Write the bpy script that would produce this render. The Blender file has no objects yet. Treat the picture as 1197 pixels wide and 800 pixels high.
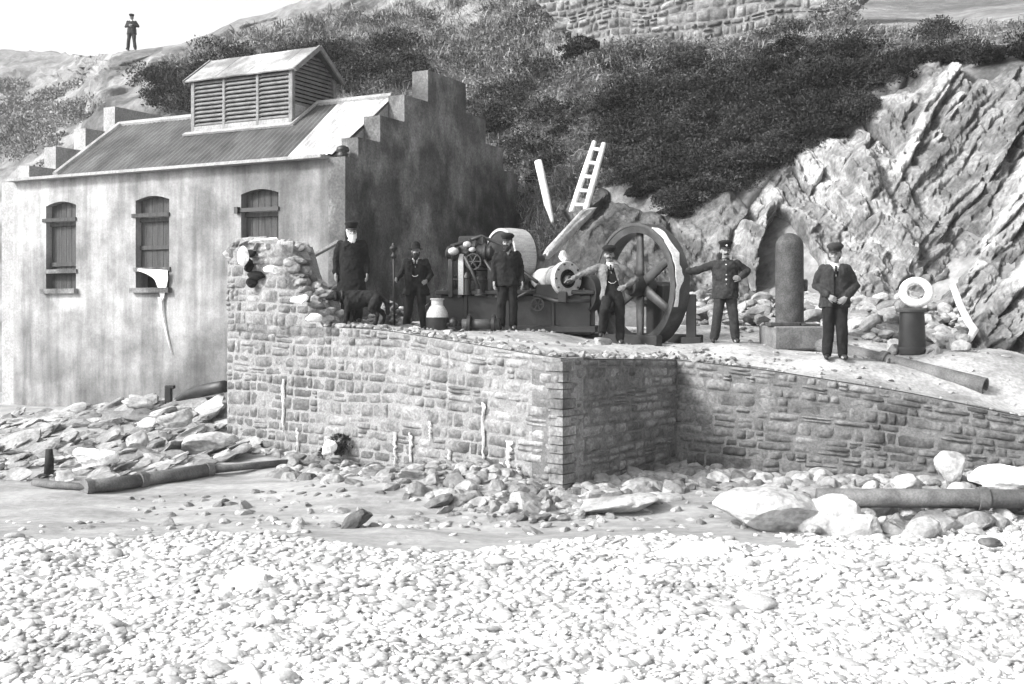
import bpy, bmesh, math, random
import numpy as np
from mathutils import Vector, Matrix
from mathutils.geometry import tessellate_polygon

HAZE = 0.0008
rng = np.random.default_rng(7)
random.seed(7)
S = bpy.context.scene
C = S.collection
F, CX, HZ, EYE = 1300.0, 598.5, 360.0, 2.5


def W(px, py, Y):
    return np.array([(px - CX) * Y / F, Y, EYE + (HZ - py) * Y / F])


# ------------------------------------------------------------------ noise
def _h(ix, iy, iz, seed):
    n = (ix * 374761393 + iy * 668265263 + iz * 2147483647 + seed * 1274126177) & 0xFFFFFFFF
    n = ((n ^ (n >> 13)) * 1274126177) & 0xFFFFFFFF
    n = n ^ (n >> 16)
    return (n & 0xFFFFFF) / float(0xFFFFFF)


def vnoise(P, seed=0):
    P = np.asarray(P, float)
    i = np.floor(P).astype(np.int64)
    f = P - i
    f = f * f * (3 - 2 * f)
    x, y, z = i[:, 0], i[:, 1], i[:, 2]
    r = 0
    for dx in (0, 1):
        wx = f[:, 0] if dx else 1 - f[:, 0]
        for dy in (0, 1):
            wy = f[:, 1] if dy else 1 - f[:, 1]
            for dz in (0, 1):
                wz = f[:, 2] if dz else 1 - f[:, 2]
                r = r + wx * wy * wz * _h(x + dx, y + dy, z + dz, seed)
    return r * 2 - 1


def fbm(P, freq=1.0, octv=4, seed=0, gain=0.5):
    P = np.asarray(P, float) * freq
    a, r = 1.0, 0
    for o in range(octv):
        r = r + a * vnoise(P + 17.3 * o, seed + o)
        P = P * 2.03
        a *= gain
    return r


# ------------------------------------------------------------------ mesh builder
class MB:
    def __init__(s):
        s.v, s.f, s.n = [], [], 0

    def add(s, V, faces):
        V = np.asarray(V, float).reshape(-1, 3)
        s.v.append(V)
        n = s.n
        s.f.extend([tuple(int(i) + n for i in f) for f in faces])
        s.n += len(V)
        return s

    def V(s):
        return np.concatenate(s.v) if s.v else np.zeros((0, 3))

    def box(s, c, size, R=None):
        d = np.array(size, float) / 2
        V = np.array([[x, y, z] for x in (-1, 1) for y in (-1, 1) for z in (-1, 1)]) * d
        if R is not None:
            V = V @ np.asarray(R, float).T
        return s.add(V + np.asarray(c, float), [(0, 1, 3, 2), (4, 6, 7, 5), (0, 4, 5, 1), (2, 3, 7, 6), (0, 2, 6, 4), (1, 5, 7, 3)])

    def bbox(s, c, size, R=None, b=0.02):
        """box with chamfered edges"""
        d = np.array(size, float) / 2
        b = min(b, d.min() * 0.9)
        V = []
        idx = {}
        for sx in (-1, 1):
            for sy in (-1, 1):
                for sz in (-1, 1):
                    for ax in range(3):
                        p = np.array([sx, sy, sz]) * (d - b)
                        p[ax] = (sx, sy, sz)[ax] * d[ax]
                        idx[(sx, sy, sz, ax)] = len(V)
                        V.append(p)
        V = np.array(V)
        fs = []
        for ax in range(3):
            o = [a for a in range(3) if a != ax]
            for sg in (-1, 1):
                q = []
                for a, bb in ((-1, -1), (1, -1), (1, 1), (-1, 1)):
                    k = [0, 0, 0]
                    k[ax], k[o[0]], k[o[1]] = sg, a, bb
                    q.append(idx[(*k, ax)])
                fs.append(tuple(q))
        for ax in range(3):
            o = [a for a in range(3) if a != ax]
            for a in (-1, 1):
                for bb in (-1, 1):
                    k0, k1 = [0, 0, 0], [0, 0, 0]
                    k0[ax], k0[o[0]], k0[o[1]] = -1, a, bb
                    k1[ax], k1[o[0]], k1[o[1]] = 1, a, bb
                    fs.append((idx[(*k0, o[0])], idx[(*k1, o[0])], idx[(*k1, o[1])], idx[(*k0, o[1])]))
        for sx in (-1, 1):
            for sy in (-1, 1):
                for sz in (-1, 1):
                    fs.append(tuple(idx[(sx, sy, sz, a)] for a in range(3)))
        if R is not None:
            V = V @ np.asarray(R, float).T
        return s.add(V + np.asarray(c, float), fs)

    def tube(s, pts, rad, n=10, cap=True):
        pts = [np.asarray(p, float) for p in pts]
        if np.isscalar(rad):
            rad = [rad] * len(pts)
        V = []
        up = None
        for i, p in enumerate(pts):
            t = pts[min(i + 1, len(pts) - 1)] - pts[max(i - 1, 0)]
            t = t / (np.linalg.norm(t) + 1e-9)
            if up is None:
                a = np.array([0, 0, 1.0]) if abs(t[2]) < 0.9 else np.array([1.0, 0, 0])
                up = np.cross(t, a)
            up = up - t * up.dot(t)
            up /= np.linalg.norm(up) + 1e-9
            w = np.cross(t, up)
            for k in range(n):
                a = 2 * math.pi * k / n
                V.append(p + rad[i] * (math.cos(a) * up + math.sin(a) * w))
        fs = []
        for i in range(len(pts) - 1):
            for k in range(n):
                fs.append((i * n + k, i * n + (k + 1) % n, (i + 1) * n + (k + 1) % n, (i + 1) * n + k))
        if cap:
            fs.append(tuple(range(n))[::-1])
            fs.append(tuple(range((len(pts) - 1) * n, len(pts) * n)))
        return s.add(V, fs)

    def loft(s, rings, n=16, cap=True):
        """rings: list of (center, ax, ay) vectors"""
        V = []
        for c, ax, ay in rings:
            for k in range(n):
                a = 2 * math.pi * k / n
                V.append(np.asarray(c) + math.cos(a) * np.asarray(ax) + math.sin(a) * np.asarray(ay))
        fs = []
        for i in range(len(rings) - 1):
            for k in range(n):
                fs.append((i * n + k, i * n + (k + 1) % n, (i + 1) * n + (k + 1) % n, (i + 1) * n + k))
        if cap:
            fs.append(tuple(range(n))[::-1])
            fs.append(tuple(range((len(rings) - 1) * n, len(rings) * n)))
        return s.add(V, fs)

    def lathe(s, prof, axis_o, axis_d=(0, 0, 1), n=24, closed=False):
        """prof: list of (r, h) along axis"""
        d = np.asarray(axis_d, float)
        d /= np.linalg.norm(d)
        a = np.array([0, 0, 1.0]) if abs(d[2]) < 0.9 else np.array([1.0, 0, 0])
        x = np.cross(d, a)
        x /= np.linalg.norm(x)
        y = np.cross(d, x)
        o = np.asarray(axis_o, float)
        V = []
        for r, h in prof:
            for k in range(n):
                t = 2 * math.pi * k / n
                V.append(o + d * h + r * (math.cos(t) * x + math.sin(t) * y))
        m = len(prof)
        fs = []
        for i in range(m - 1 + (1 if closed else 0)):
            j = (i + 1) % m
            for k in range(n):
                fs.append((i * n + k, i * n + (k + 1) % n, j * n + (k + 1) % n, j * n + k))
        if not closed:
            fs.append(tuple(range(n))[::-1])
            fs.append(tuple(range((m - 1) * n, m * n)))
        return s.add(V, fs)

    def ell(s, c, r, sub=2, R=None):
        V, fs = ICO[sub]
        P = V * np.asarray(r, float)
        if R is not None:
            P = P @ np.asarray(R, float).T
        return s.add(P + np.asarray(c, float), fs)

    def cap(s, p0, p1, r0, r1, n=12):
        p0, p1 = np.asarray(p0, float), np.asarray(p1, float)
        L = np.linalg.norm(p1 - p0) + 1e-9
        t = (p1 - p0) / L
        pts, rad = [], []
        for a in (80, 55, 28, 0):
            a = math.radians(a)
            pts.append(p0 - t * r0 * math.sin(a)); rad.append(r0 * math.cos(a))
        for a in (0, 28, 55, 80):
            a = math.radians(a)
            pts.append(p1 + t * r1 * math.sin(a)); rad.append(r1 * math.cos(a))
        return s.tube(pts, rad, n)

    def poly(s, outer, holes, fn, d0, d1):
        """extruded polygon with holes: fn(a,b,d)->xyz"""
        loops = [list(outer)] + [list(h) for h in holes]
        tri = tessellate_polygon([[Vector((a, b, 0)) for a, b in l] for l in loops])
        flat = [p for l in loops for p in l]
        N = len(flat)
        V = [fn(a, b, d0) for a, b in flat] + [fn(a, b, d1) for a, b in flat]
        fs = [tuple(t) for t in tri] + [tuple(i + N for i in t)[::-1] for t in tri]
        k = 0
        for l in loops:
            m = len(l)
            for i in range(m):
                a, b = k + i, k + (i + 1) % m
                fs.append((a, b, b + N, a + N))
            k += m
        return s.add(V, fs)

    def grid(s, P):
        """P: (r,c,3)"""
        r, c = P.shape[:2]
        i = np.arange(r * c).reshape(r, c)
        q = np.stack([i[:-1, :-1], i[:-1, 1:], i[1:, 1:], i[1:, :-1]], -1).reshape(-1, 4)
        return s.add(P.reshape(-1, 3), q)


def _ico(sub):
    bm = bmesh.new()
    bmesh.ops.create_icosphere(bm, subdivisions=sub, radius=1)
    V = np.array([v.co[:] for v in bm.verts])
    fs = [tuple(v.index for v in f.verts) for f in bm.faces]
    bm.free()
    return V, fs


ICO = {k: _ico(k) for k in (1, 2, 3, 4)}
ORG = {}


def mesh_from(V, faces, m, smooth=True, name='mesh', recalc=True):
    me = bpy.data.meshes.new(name)
    if isinstance(faces, np.ndarray):
        nf, k = faces.shape
        me.vertices.add(len(V)); me.vertices.foreach_set('co', V.astype(np.float32).ravel())
        me.loops.add(nf * k); me.loops.foreach_set('vertex_index', faces.astype(np.int32).ravel())
        me.polygons.add(nf)
        me.polygons.foreach_set('loop_start', np.arange(0, nf * k, k, dtype=np.int32))
        me.update(calc_edges=True)
    else:
        me.from_pydata([tuple(v) for v in V], [], faces)
        if recalc:
            bm = bmesh.new(); bm.from_mesh(me)
            bmesh.ops.recalc_face_normals(bm, faces=bm.faces)
            bm.to_mesh(me); bm.free()
    me.polygons.foreach_set('use_smooth', [bool(smooth)] * len(me.polygons))
    if m is not None:
        me.materials.append(m)
    return me


def link(name, me, org, parent=None):
    o = bpy.data.objects.new(name, me)
    C.objects.link(o)
    if parent is not None:
        o.parent = parent
        o.location = tuple(np.asarray(org) - ORG[parent.name])
    else:
        o.location = tuple(org)
    ORG[o.name] = np.asarray(org, float)
    return o


def tag(o, label=None, cat=None, group=None, kind=None):
    if label: o['label'] = label
    if cat: o['category'] = cat
    if group: o['group'] = group
    if kind: o['kind'] = kind
    return o


def obj(name, mb, m, label=None, cat=None, group=None, kind=None, parent=None, smooth=False, org=None, recalc=True):
    V = mb.V()
    if org is None:
        if parent is not None:
            org = ORG[parent.name]
        elif kind in ('structure', 'stuff'):
            org = np.zeros(3)
        else:
            org = np.array([(V[:, 0].min() + V[:, 0].max()) / 2, (V[:, 1].min() + V[:, 1].max()) / 2, V[:, 2].min()])
    me = mesh_from(V - org, mb.f, m, smooth, name, recalc)
    return tag(link(name, me, org, parent), label, cat, group, kind)


def thing(name, loc, label, cat, group=None):
    o = bpy.data.objects.new(name, None)
    o.empty_display_size = 0.2
    C.objects.link(o)
    o.location = tuple(loc)
    ORG[o.name] = np.asarray(loc, float)
    return tag(o, label, cat, group)


def auto_smooth(o, ang=35):
    me = o.data
    bm = bmesh.new(); bm.from_mesh(me)
    for e in bm.edges:
        if len(e.link_faces) == 2 and e.calc_face_angle(0) > math.radians(ang):
            e.smooth = False
    for f in bm.faces: f.smooth = True
    bm.to_mesh(me); bm.free()
    return o


# ------------------------------------------------------------------ materials (the photograph is monochrome)
def mat(name, lo, hi, scale=3.0, rough=0.85, bump=0.0, bscale=20.0, island=0.0, stretch=(1, 1, 1), fine=0.25,
        spec=0.25, contrast=(0.35, 0.65), extra=None, metal=0.0):
    m = bpy.data.materials.new(name)
    m.use_nodes = True
    nt = m.node_tree
    N = nt.nodes; L = nt.links
    b = N['Principled BSDF']
    b.inputs['Roughness'].default_value = rough
    b.inputs['Specular IOR Level'].default_value = spec
    b.inputs['Metallic'].default_value = metal
    g = N.new('ShaderNodeNewGeometry')
    mp = N.new('ShaderNodeMapping'); mp.inputs['Scale'].default_value = stretch
    L.new(g.outputs['Position'], mp.inputs['Vector'])
    n1 = N.new('ShaderNodeTexNoise'); n1.inputs['Scale'].default_value = scale; n1.inputs['Detail'].default_value = 6
    n1.inputs['Roughness'].default_value = 0.6
    L.new(mp.outputs[0], n1.inputs['Vector'])
    r = N.new('ShaderNodeMapRange')
    r.inputs['From Min'].default_value, r.inputs['From Max'].default_value = contrast
    r.inputs['To Min'].default_value, r.inputs['To Max'].default_value = lo, hi
    L.new(n1.outputs['Fac'], r.inputs['Value'])
    out = r.outputs[0]

    def mul(a, lo_, hi_, src, fm=0.3, fx=0.7):
        q = N.new('ShaderNodeMapRange')
        q.inputs['From Min'].default_value, q.inputs['From Max'].default_value = fm, fx
        q.inputs['To Min'].default_value, q.inputs['To Max'].default_value = lo_, hi_
        L.new(src, q.inputs['Value'])
        mm = N.new('ShaderNodeMath'); mm.operation = 'MULTIPLY'
        L.new(a, mm.inputs[0]); L.new(q.outputs[0], mm.inputs[1])
        return mm.outputs[0]
    if fine:
        n2 = N.new('ShaderNodeTexNoise'); n2.inputs['Scale'].default_value = bscale * 1.7; n2.inputs['Detail'].default_value = 4
        L.new(g.outputs['Position'], n2.inputs['Vector'])
        out = mul(out, 1 - fine, 1 + fine, n2.outputs['Fac'])
    if island:
        out = mul(out, 1 - island, 1 + island, g.outputs['Random Per Island'], 0, 1)
    if extra:
        out = extra(N, L, g, out, mul)
    L.new(out, b.inputs['Base Color'])
    if bump:
        n3 = N.new('ShaderNodeTexNoise'); n3.inputs['Scale'].default_value = bscale; n3.inputs['Detail'].default_value = 8
        n3.inputs['Roughness'].default_value = 0.65
        L.new(mp.outputs[0], n3.inputs['Vector'])
        bp = N.new('ShaderNodeBump'); bp.inputs['Strength'].default_value = 1.0; bp.inputs['Distance'].default_value = bump
        L.new(n3.outputs['Fac'], bp.inputs['Height'])
        L.new(bp.outputs[0], b.inputs['Normal'])
    return m


def blotch(scale, lo_, hi_, fm, fx, stretch=(1, 1, 1), seedoff=11.0):
    def ex(N, L, g, out, mul):
        mp = N.new('ShaderNodeMapping'); mp.inputs['Scale'].default_value = stretch; mp.inputs['Location'].default_value = (seedoff, seedoff, 0)
        L.new(g.outputs['Position'], mp.inputs['Vector'])
        n = N.new('ShaderNodeTexNoise'); n.inputs['Scale'].default_value = scale; n.inputs['Detail'].default_value = 7
        n.inputs['Roughness'].default_value = 0.65
        L.new(mp.outputs[0], n.inputs['Vector'])
        return mul(out, lo_, hi_, n.outputs['Fac'], fm, fx)
    return ex


def plaster_extra(N, L, g, out, mul):
    out = blotch(0.35, 0.72, 1.35, 0.42, 0.6, (1, 1, 1.3))(N, L, g, out, mul)
    out = blotch(2.5, 0.68, 1.1, 0.35, 0.58, (1.2, 1.2, 0.12), 3.0)(N, L, g, out, mul)   # rain streaks
    # a damp tide mark along the foot of the wall, ragged edge
    sx = N.new('ShaderNodeSeparateXYZ'); L.new(g.outputs['Position'], sx.inputs[0])
    n = N.new('ShaderNodeTexNoise'); n.inputs['Scale'].default_value = 1.2; n.inputs['Detail'].default_value = 5
    L.new(g.outputs['Position'], n.inputs['Vector'])
    a = N.new('ShaderNodeMath'); a.operation = 'MULTIPLY_ADD'; a.inputs[1].default_value = 0.8
    L.new(n.outputs['Fac'], a.inputs[0]); L.new(sx.outputs['Z'], a.inputs[2])
    out = mul(out, 0.6, 1.0, a.outputs[0], 1.2, 1.9)
    # greyer towards the right, whiter towards the left end, ragged boundary
    b = N.new('ShaderNodeMath'); b.operation = 'MULTIPLY_ADD'; b.inputs[1].default_value = 6.0
    L.new(n.outputs['Fac'], b.inputs[0]); L.new(sx.outputs['X'], b.inputs[2])
    return mul(out, 1.4, 0.62, b.outputs[0], -10.0, -2.5)


M = {}
M['shingle'] = mat('pebble_stone', 0.36, 0.56, 1.1, 0.85, 0.004, 30, island=0.34, contrast=(.38, .6), extra=blotch(.7, .72, 1.1, .38, .55))
M['sand'] = mat('wet_sand', 0.2, 0.34, 0.8, 0.7, 0.02, 6, stretch=(1, 3, 1), fine=0.15)
M['boulder'] = mat('pale_boulder', 0.2, 0.38, 2.5, 0.9, 0.03, 9, island=0.2)
M['wetrubble'] = mat('wet_rubble', 0.13, 0.3, 2.0, 0.75, 0.03, 9, island=0.45)
M['whiterock'] = mat('white_rock', 0.8, 0.9, 3, 0.8, 0.01, 12)
M['darkrock'] = mat('dark_rock', 0.06, 0.16, 3, 0.9, 0.03, 10)
M['rubble'] = mat('rubble_stone', 0.14, 0.33, 2.0, 0.9, 0.02, 12, island=0.4)
M['plaster'] = mat('limewashed_plaster', 0.175, 0.29, 1.1, 0.9, 0.012, 14, extra=plaster_extra, fine=0.12)
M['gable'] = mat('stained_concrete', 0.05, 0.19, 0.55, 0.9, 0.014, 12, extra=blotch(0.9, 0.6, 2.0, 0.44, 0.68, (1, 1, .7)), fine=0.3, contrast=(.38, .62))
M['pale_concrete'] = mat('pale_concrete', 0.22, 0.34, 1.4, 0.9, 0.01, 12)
M['coping'] = mat('coping_stone', 0.22, 0.32, 3, 0.9, 0.005, 14)
M['roof'] = mat('dark_roof_sheet', 0.045, 0.095, 1.0, 0.75, 0.01, 20, stretch=(1, 1, 1), extra=blotch(2.0, 0.75, 1.25, 0.35, 0.65, (1, 0.25, 0.25)))
M['roofpale'] = mat('pale_roof_sheet', 0.3, 0.48, 2, 0.7, 0.005, 20, extra=blotch(2.4, 0.6, 1.15, 0.35, 0.6, (1.5, 0.2, 0.2)))
M['ventroof'] = mat('patched_roof_sheet', 0.14, 0.34, 0.9, 0.8, 0.006, 20, contrast=(.42, .58))
M['timber'] = mat('weathered_timber', 0.13, 0.22, 6, 0.85, 0.006, 30, fine=0.3)
M['louvre'] = mat('louvre_slat', 0.12, 0.2, 5, 0.85, 0.004, 30)
M['void'] = mat('dark_interior', 0.008, 0.015, 3, 1.0)
M['shutter'] = mat('dark_shutter_board', 0.035, 0.07, 3, 0.8, 0.006, 24, stretch=(4, 4, 0.5))
M['iron'] = mat('black_iron', 0.008, 0.022, 4, 0.5, 0.004, 30, spec=0.5)
M['irongrey'] = mat('grey_iron', 0.022, 0.055, 4, 0.55, 0.004, 30, spec=0.5)
M['ironpale'] = mat('pale_iron', 0.32, 0.46, 5, 0.5, 0.003, 30, spec=0.5)
M['steel'] = mat('worn_steel', 0.25, 0.38, 5, 0.45, 0.002, 40, spec=0.5, stretch=(1, 1, 6))
M['bollard'] = mat('bollard_iron', 0.04, 0.075, 6, 0.75, 0.008, 26, fine=0.35)
M['pipe'] = mat('rusty_pipe', 0.07, 0.14, 4, 0.7, 0.006, 24)
M['white'] = mat('plain_white', 0.55, 0.78, 9, 0.8, 0.006, 24, fine=0.15)
M['limewash'] = mat('limewash', 0.45, 0.7, 6, 0.9, 0.01, 30)
M['mortar'] = mat('lime_mortar', 0.18, 0.26, 4, 0.95, 0.012, 22)
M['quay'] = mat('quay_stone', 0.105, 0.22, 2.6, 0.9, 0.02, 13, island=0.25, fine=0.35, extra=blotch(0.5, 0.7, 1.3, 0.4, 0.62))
M['quayright'] = mat('darker_quay_stone', 0.07, 0.16, 2.6, 0.9, 0.02, 13, island=0.3, fine=0.35, extra=blotch(0.6, 0.75, 1.35, 0.4, 0.62))  # darker stone tone for the right-hand face
M['quayshade'] = mat('shaded_quay_stone', 0.1, 0.19, 2.6, 0.9, 0.02, 13, island=0.3, fine=0.35, extra=blotch(0.6, 0.75, 1.35, 0.4, 0.62))  # shade of the middle quay face put into the stone colour
M['mortardark'] = mat('dark_mortar', 0.1, 0.17, 4, 0.95, 0.012, 22)  # darker mortar; on the middle face it carries painted shade
M['rubblewall'] = mat('dry_stone', 0.085, 0.2, 3, 0.9, 0.02, 10, island=0.4, fine=0.3)
M['slip'] = mat('slipway_surface', 0.22, 0.38, 1.5, 0.9, 0.02, 10, extra=blotch(1.1, 0.75, 1.15, 0.35, 0.6))
M['hill'] = mat('rough_hillside', 0.09, 0.2, 0.7, 0.95, 0.12, 3.5, extra=blotch(0.25, 0.7, 1.4, 0.4, 0.6))
M['palehill'] = mat('pale_hazed_turf', 0.13, 0.19, 0.4, 0.95, 0.15, 1.6, extra=blotch(0.15, 0.7, 1.3, 0.4, 0.6))  # pale grass tone, lightened so the far-left slope looks hazed
M['cliff'] = mat('cliff_rock', 0.16, 0.34, 1.6, 0.9, 0.05, 6, island=0.4, fine=0.35, extra=blotch(0.35, 0.75, 1.3, 0.4, 0.6))
M['cliffdark'] = mat('dark_cliff_rock', 0.10, 0.22, 1.6, 0.9, 0.05, 6, island=0.35, fine=0.35)  # darker rock tone, used for the hill wall core
M['scrub'] = mat('gorse_leaf', 0.008, 0.048, 0.55, 0.8, island=0.5, fine=0, contrast=(.4, .62))
M['scrubmid'] = mat('bramble_leaf', 0.04, 0.20, 0.6, 0.8, island=0.6, fine=0, contrast=(.4, .6))
M['hazebush'] = mat('hazed_bush_leaf', 0.13, 0.23, 0.6, 0.8, island=0.4, fine=0)  # leaf colour lightened to paint haze over the far-left bushes
M['grass'] = mat('dry_grass', 0.13, 0.33, 0.8, 0.8, island=0.5, fine=0)
M['skin'] = mat('skin', 0.2, 0.27, 12, 0.6, 0.001, 60, fine=0.08)
M['cloth'] = mat('dark_wool', 0.007, 0.014, 9, 0.95, 0.012, 16)
M['clothmid'] = mat('grey_wool', 0.018, 0.034, 9, 0.95, 0.012, 16)
M['tweed'] = mat('light_tweed', 0.1, 0.16, 9, 0.95, 0.012, 16)
M['leather'] = mat('boot_leather', 0.008, 0.018, 9, 0.6, 0.003, 40, spec=0.4)
M['shirt'] = mat('white_linen', 0.7, 0.8, 9, 0.9, 0.002, 40)
M['hairdark'] = mat('dark_hair', 0.01, 0.02, 40, 0.8, 0.006, 80)
M['hairwhite'] = mat('white_hair', 0.6, 0.72, 40, 0.8, 0.006, 80)
M['fur'] = mat('black_fur', 0.005, 0.013, 14, 0.8, 0.02, 45)
M['eye'] = mat('eye_dark', 0.02, 0.03, 5, 0.3)
M['brass'] = mat('brass_button', 0.5, 0.6, 5, 0.35, spec=0.6)
M['rag'] = mat('white_rag', 0.75, 0.85, 6, 0.9, 0.01, 16)


# ------------------------------------------------------------------ rocks
def rock_verts(r, sub=3, cuts=9, box=0.0, amp=0.10):
    V, fs = ICO[sub]
    P = V.copy()
    if box:
        P = np.sign(P) * np.abs(P) ** (1 - box)
        P /= np.abs(P).max()
    for _ in range(cuts):
        n = r.normal(size=3); n /= np.linalg.norm(n)
        d = r.uniform(0.5, 0.85)
        e = np.maximum(0, P @ n - d)
        P = P - e[:, None] * n * 0.95
    o = r.uniform(-50, 50, 3)
    P = P + V * (amp * fbm(P + o, 1.8, 3))[:, None]
    return P, fs


def rotm(r, tilt=0.4):
    a, b, c = r.uniform(0, 6.283), r.normal() * tilt, r.normal() * tilt
    return np.array(Matrix.Rotation(a, 3, 'Z') @ Matrix.Rotation(b, 3, 'X') @ Matrix.Rotation(c, 3, 'Y'))


def add_rock(mb, c, size, r, sub=3, cuts=9, tilt=0.3, R=None, amp=0.1, box=0.0):
    P, fs = rock_verts(r, sub, cuts, box, amp)
    R = rotm(r, tilt) if R is None else R
    mb.add((P * np.asarray(size) / 2) @ R.T + np.asarray(c), fs)


# ------------------------------------------------------------------ camera, world, sun
cam = bpy.data.cameras.new('camera'); cam.sensor_width = 36; cam.sensor_fit = 'HORIZONTAL'
cam.lens = F / 1197 * 36; cam.shift_y = -(400 - HZ) / 1197
cam.clip_start = 0.1; cam.clip_end = 3000
co = bpy.data.objects.new('camera', cam); C.objects.link(co)
co.location = (0, 0, EYE); co.rotation_euler = (math.radians(90), 0, 0)
S.camera = co

sund = np.array([-0.80, -0.36, 0.60]); sund /= np.linalg.norm(sund)
elev = math.asin(sund[2]); azim = math.atan2(sund[0], sund[1])
ld = bpy.data.lights.new('sun', 'SUN'); ld.energy = 2.0; ld.angle = math.radians(9.0); ld.color = (1, 0.99, 0.98)
lo = bpy.data.objects.new('sun', ld); C.objects.link(lo)
lo.rotation_euler = Vector(-sund).to_track_quat('-Z', 'Y').to_euler()
lo.location = (-20, -20, 30)

w = bpy.data.worlds.new('World'); S.world = w; w.use_nodes = True
nt = w.node_tree
sky = nt.nodes.new('ShaderNodeTexSky'); sky.sky_type = 'NISHITA'; sky.sun_disc = False
sky.sun_elevation = elev; sky.sun_rotation = azim
sky.air_density = 1.2; sky.dust_density = 4.0
bw = nt.nodes.new('ShaderNodeRGBToBW')
bg = nt.nodes['Background']; bg.inputs['Strength'].default_value = 0.15
nt.links.new(sky.outputs[0], bw.inputs[0]); nt.links.new(bw.outputs[0], bg.inputs['Color'])
S.view_settings.view_transform = 'Standard'; S.view_settings.look = 'None'
S.view_settings.exposure = 1.42; S.view_settings.gamma = 1
S.render.engine = 'CYCLES'
S.cycles.use_denoising = True
S.cycles.max_bounces = 5; S.cycles.diffuse_bounces = 3; S.cycles.volume_bounces = 0
S.cycles.use_adaptive_sampling = True; S.cycles.adaptive_threshold = 0.02

# ------------------------------------------------------------------ layout of the slipway / quay
FX = np.array([-5.12, 0.66, 2.555, 3.8, 5.64, 7.3, 9.5, 12.0])
FY = np.array([20.0, 15.0, 17.3, 16.5, 15.9, 15.4, 14.9, 14.3])
CTRL = np.array([(-5.1, 20, 2.25), (-2.1, 17.3, 2.17), (0.66, 15, 1.80), (2.555, 17.3, 1.70), (3.8, 16.5, 1.57), (5.64, 15.9, 1.33),
                 (7.3, 15.4, 0.95), (9.5, 14.9, 0.5), (12, 14.3, 0.3), (-2.72, 19, 2.24), (-1.74, 20, 2.08), (-0.09, 19.8, 2.10), (1.75, 18.6, 1.88),
                 (3.63, 18.9, 1.89), (5.0, 17.3, 1.73), (-3, 24, 2.2), (0, 24, 2.2), (4, 22, 2.15), (6, 20, 2.05), (7.5, 18.5, 1.8),
                 (10, 17.5, 1.4), (12, 17, 1.2), (-0.7, 16.2, 1.98)])


FZX = np.array([-5.12, -2.1, -0.7, 0.66, 2.555, 3.8, 5.64, 7.3, 9.5, 12.0])
FZZ = np.array([2.25, 2.17, 2.0, 1.82, 1.70, 1.58, 1.30, 0.95, 0.55, 0.3])


def zplat(x, y):
    x, y = np.atleast_1d(np.asarray(x, float)), np.atleast_1d(np.asarray(y, float))
    d = (x[:, None] - CTRL[:, 0]) ** 2 + (y[:, None] - CTRL[:, 1]) ** 2 + 0.02
    wt = d ** -1.6
    zi = (wt * CTRL[:, 2]).sum(1) / wt.sum(1)
    t = np.clip((y - np.interp(x, FX, FY)) / 1.6, 0, 1); t = t * t * (3 - 2 * t)
    ze_ = (np.interp(x - .25, FZX, FZZ) + np.interp(x, FZX, FZZ) + np.interp(x + .25, FZX, FZZ)) / 3
    return ze_ * (1 - t) + zi * t


def zp(x, y):
    return float(zplat(x, y)[0])


xs = np.unique(np.concatenate([np.linspace(-5.12, 12, 150), FX])); ss = np.linspace(0, 1, 50) ** 1.3
fy = np.interp(xs, FX, FY)
G = np.zeros((len(ss), len(xs), 3))
for i, s_ in enumerate(ss):
    G[i, :, 0] = xs
    G[i, :, 1] = fy + s_ * (27.5 - fy)
    G[i, :, 2] = zplat(xs, G[i, :, 1])
flat = G.reshape(-1, 3)
edge = np.repeat(np.minimum(1, ss * 12)[:, None], len(xs), 1).ravel()
flat[:, 2] += 0.035 * edge * fbm(flat, 1.6, 4, 3)
mb = MB().grid(G)
obj('slipway', mb, M['slip'], kind='structure', smooth=True)

# ------------------------------------------------------------------ beach: one sheet to the horizon
def axis(lo, hi, step, far):
    a = np.arange(lo, hi + 1e-6, step)
    g, out_l, out_r = step, [], []
    p = lo
    while p > -far:
        g *= 1.35; p -= g; out_l.append(p)
    p, g = hi, step
    while p < far:
        g *= 1.35; p += g; out_r.append(p)
    return np.concatenate([out_l[::-1], a, out_r])


bx = axis(-14, 14, 0.16, 230); by = axis(3, 30, 0.16, 230)
X, Y = np.meshgrid(bx, by)
P = np.stack([X, Y, np.zeros_like(X)], -1)
p = P.reshape(-1, 3)


def ground_z(x, y):
    q = np.stack([x, y, np.zeros_like(x)], -1)
    near = (np.abs(x) < 40) & (y < 60) & (y > -20)
    z = np.where(near, 0.05 * fbm(q, 0.5, 4, 5) + 0.02 * fbm(q, 2.2, 3, 8), 0)
    # shallow stream bed across the beach, sand bank under the quay, rubble bank on the left
    mid = np.exp(-((y - (13.2 - 0.08 * x)) / 0.9) ** 2)
    z = z - 0.07 * mid * near
    z = z + 0.26 * np.exp(-((x + 1.0) / 1.6) ** 2 - ((y - 15.4) / 0.9) ** 2)
    z = z + 0.30 * np.exp(-((x - 7.6) / 1.6) ** 2 - ((y - 14.9) / 0.8) ** 2)
    z = z + 0.5 * np.exp(-((x + 7.2) / 2.2) ** 2 - ((y - 22.5) / 2.2) ** 2)
    return np.where(y > 60, -0.6, z)


p[:, 2] = ground_z(p[:, 0], p[:, 1])


def sand_extra(N, L, g, out, mul):
    out = blotch(0.9, 0.72, 1.12, 0.36, 0.6, (0.5, 2.6, 1))(N, L, g, out, mul)
    return blotch(2.6, 0.6, 1.1, 0.38, 0.52, (0.6, 1.2, 1), 31.0)(N, L, g, out, mul)


obj('beach', MB().grid(P), M['sand'], kind='structure', smooth=True)


def gz(x, y):
    return float(ground_z(np.array([x]), np.array([y]))[0])


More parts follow.
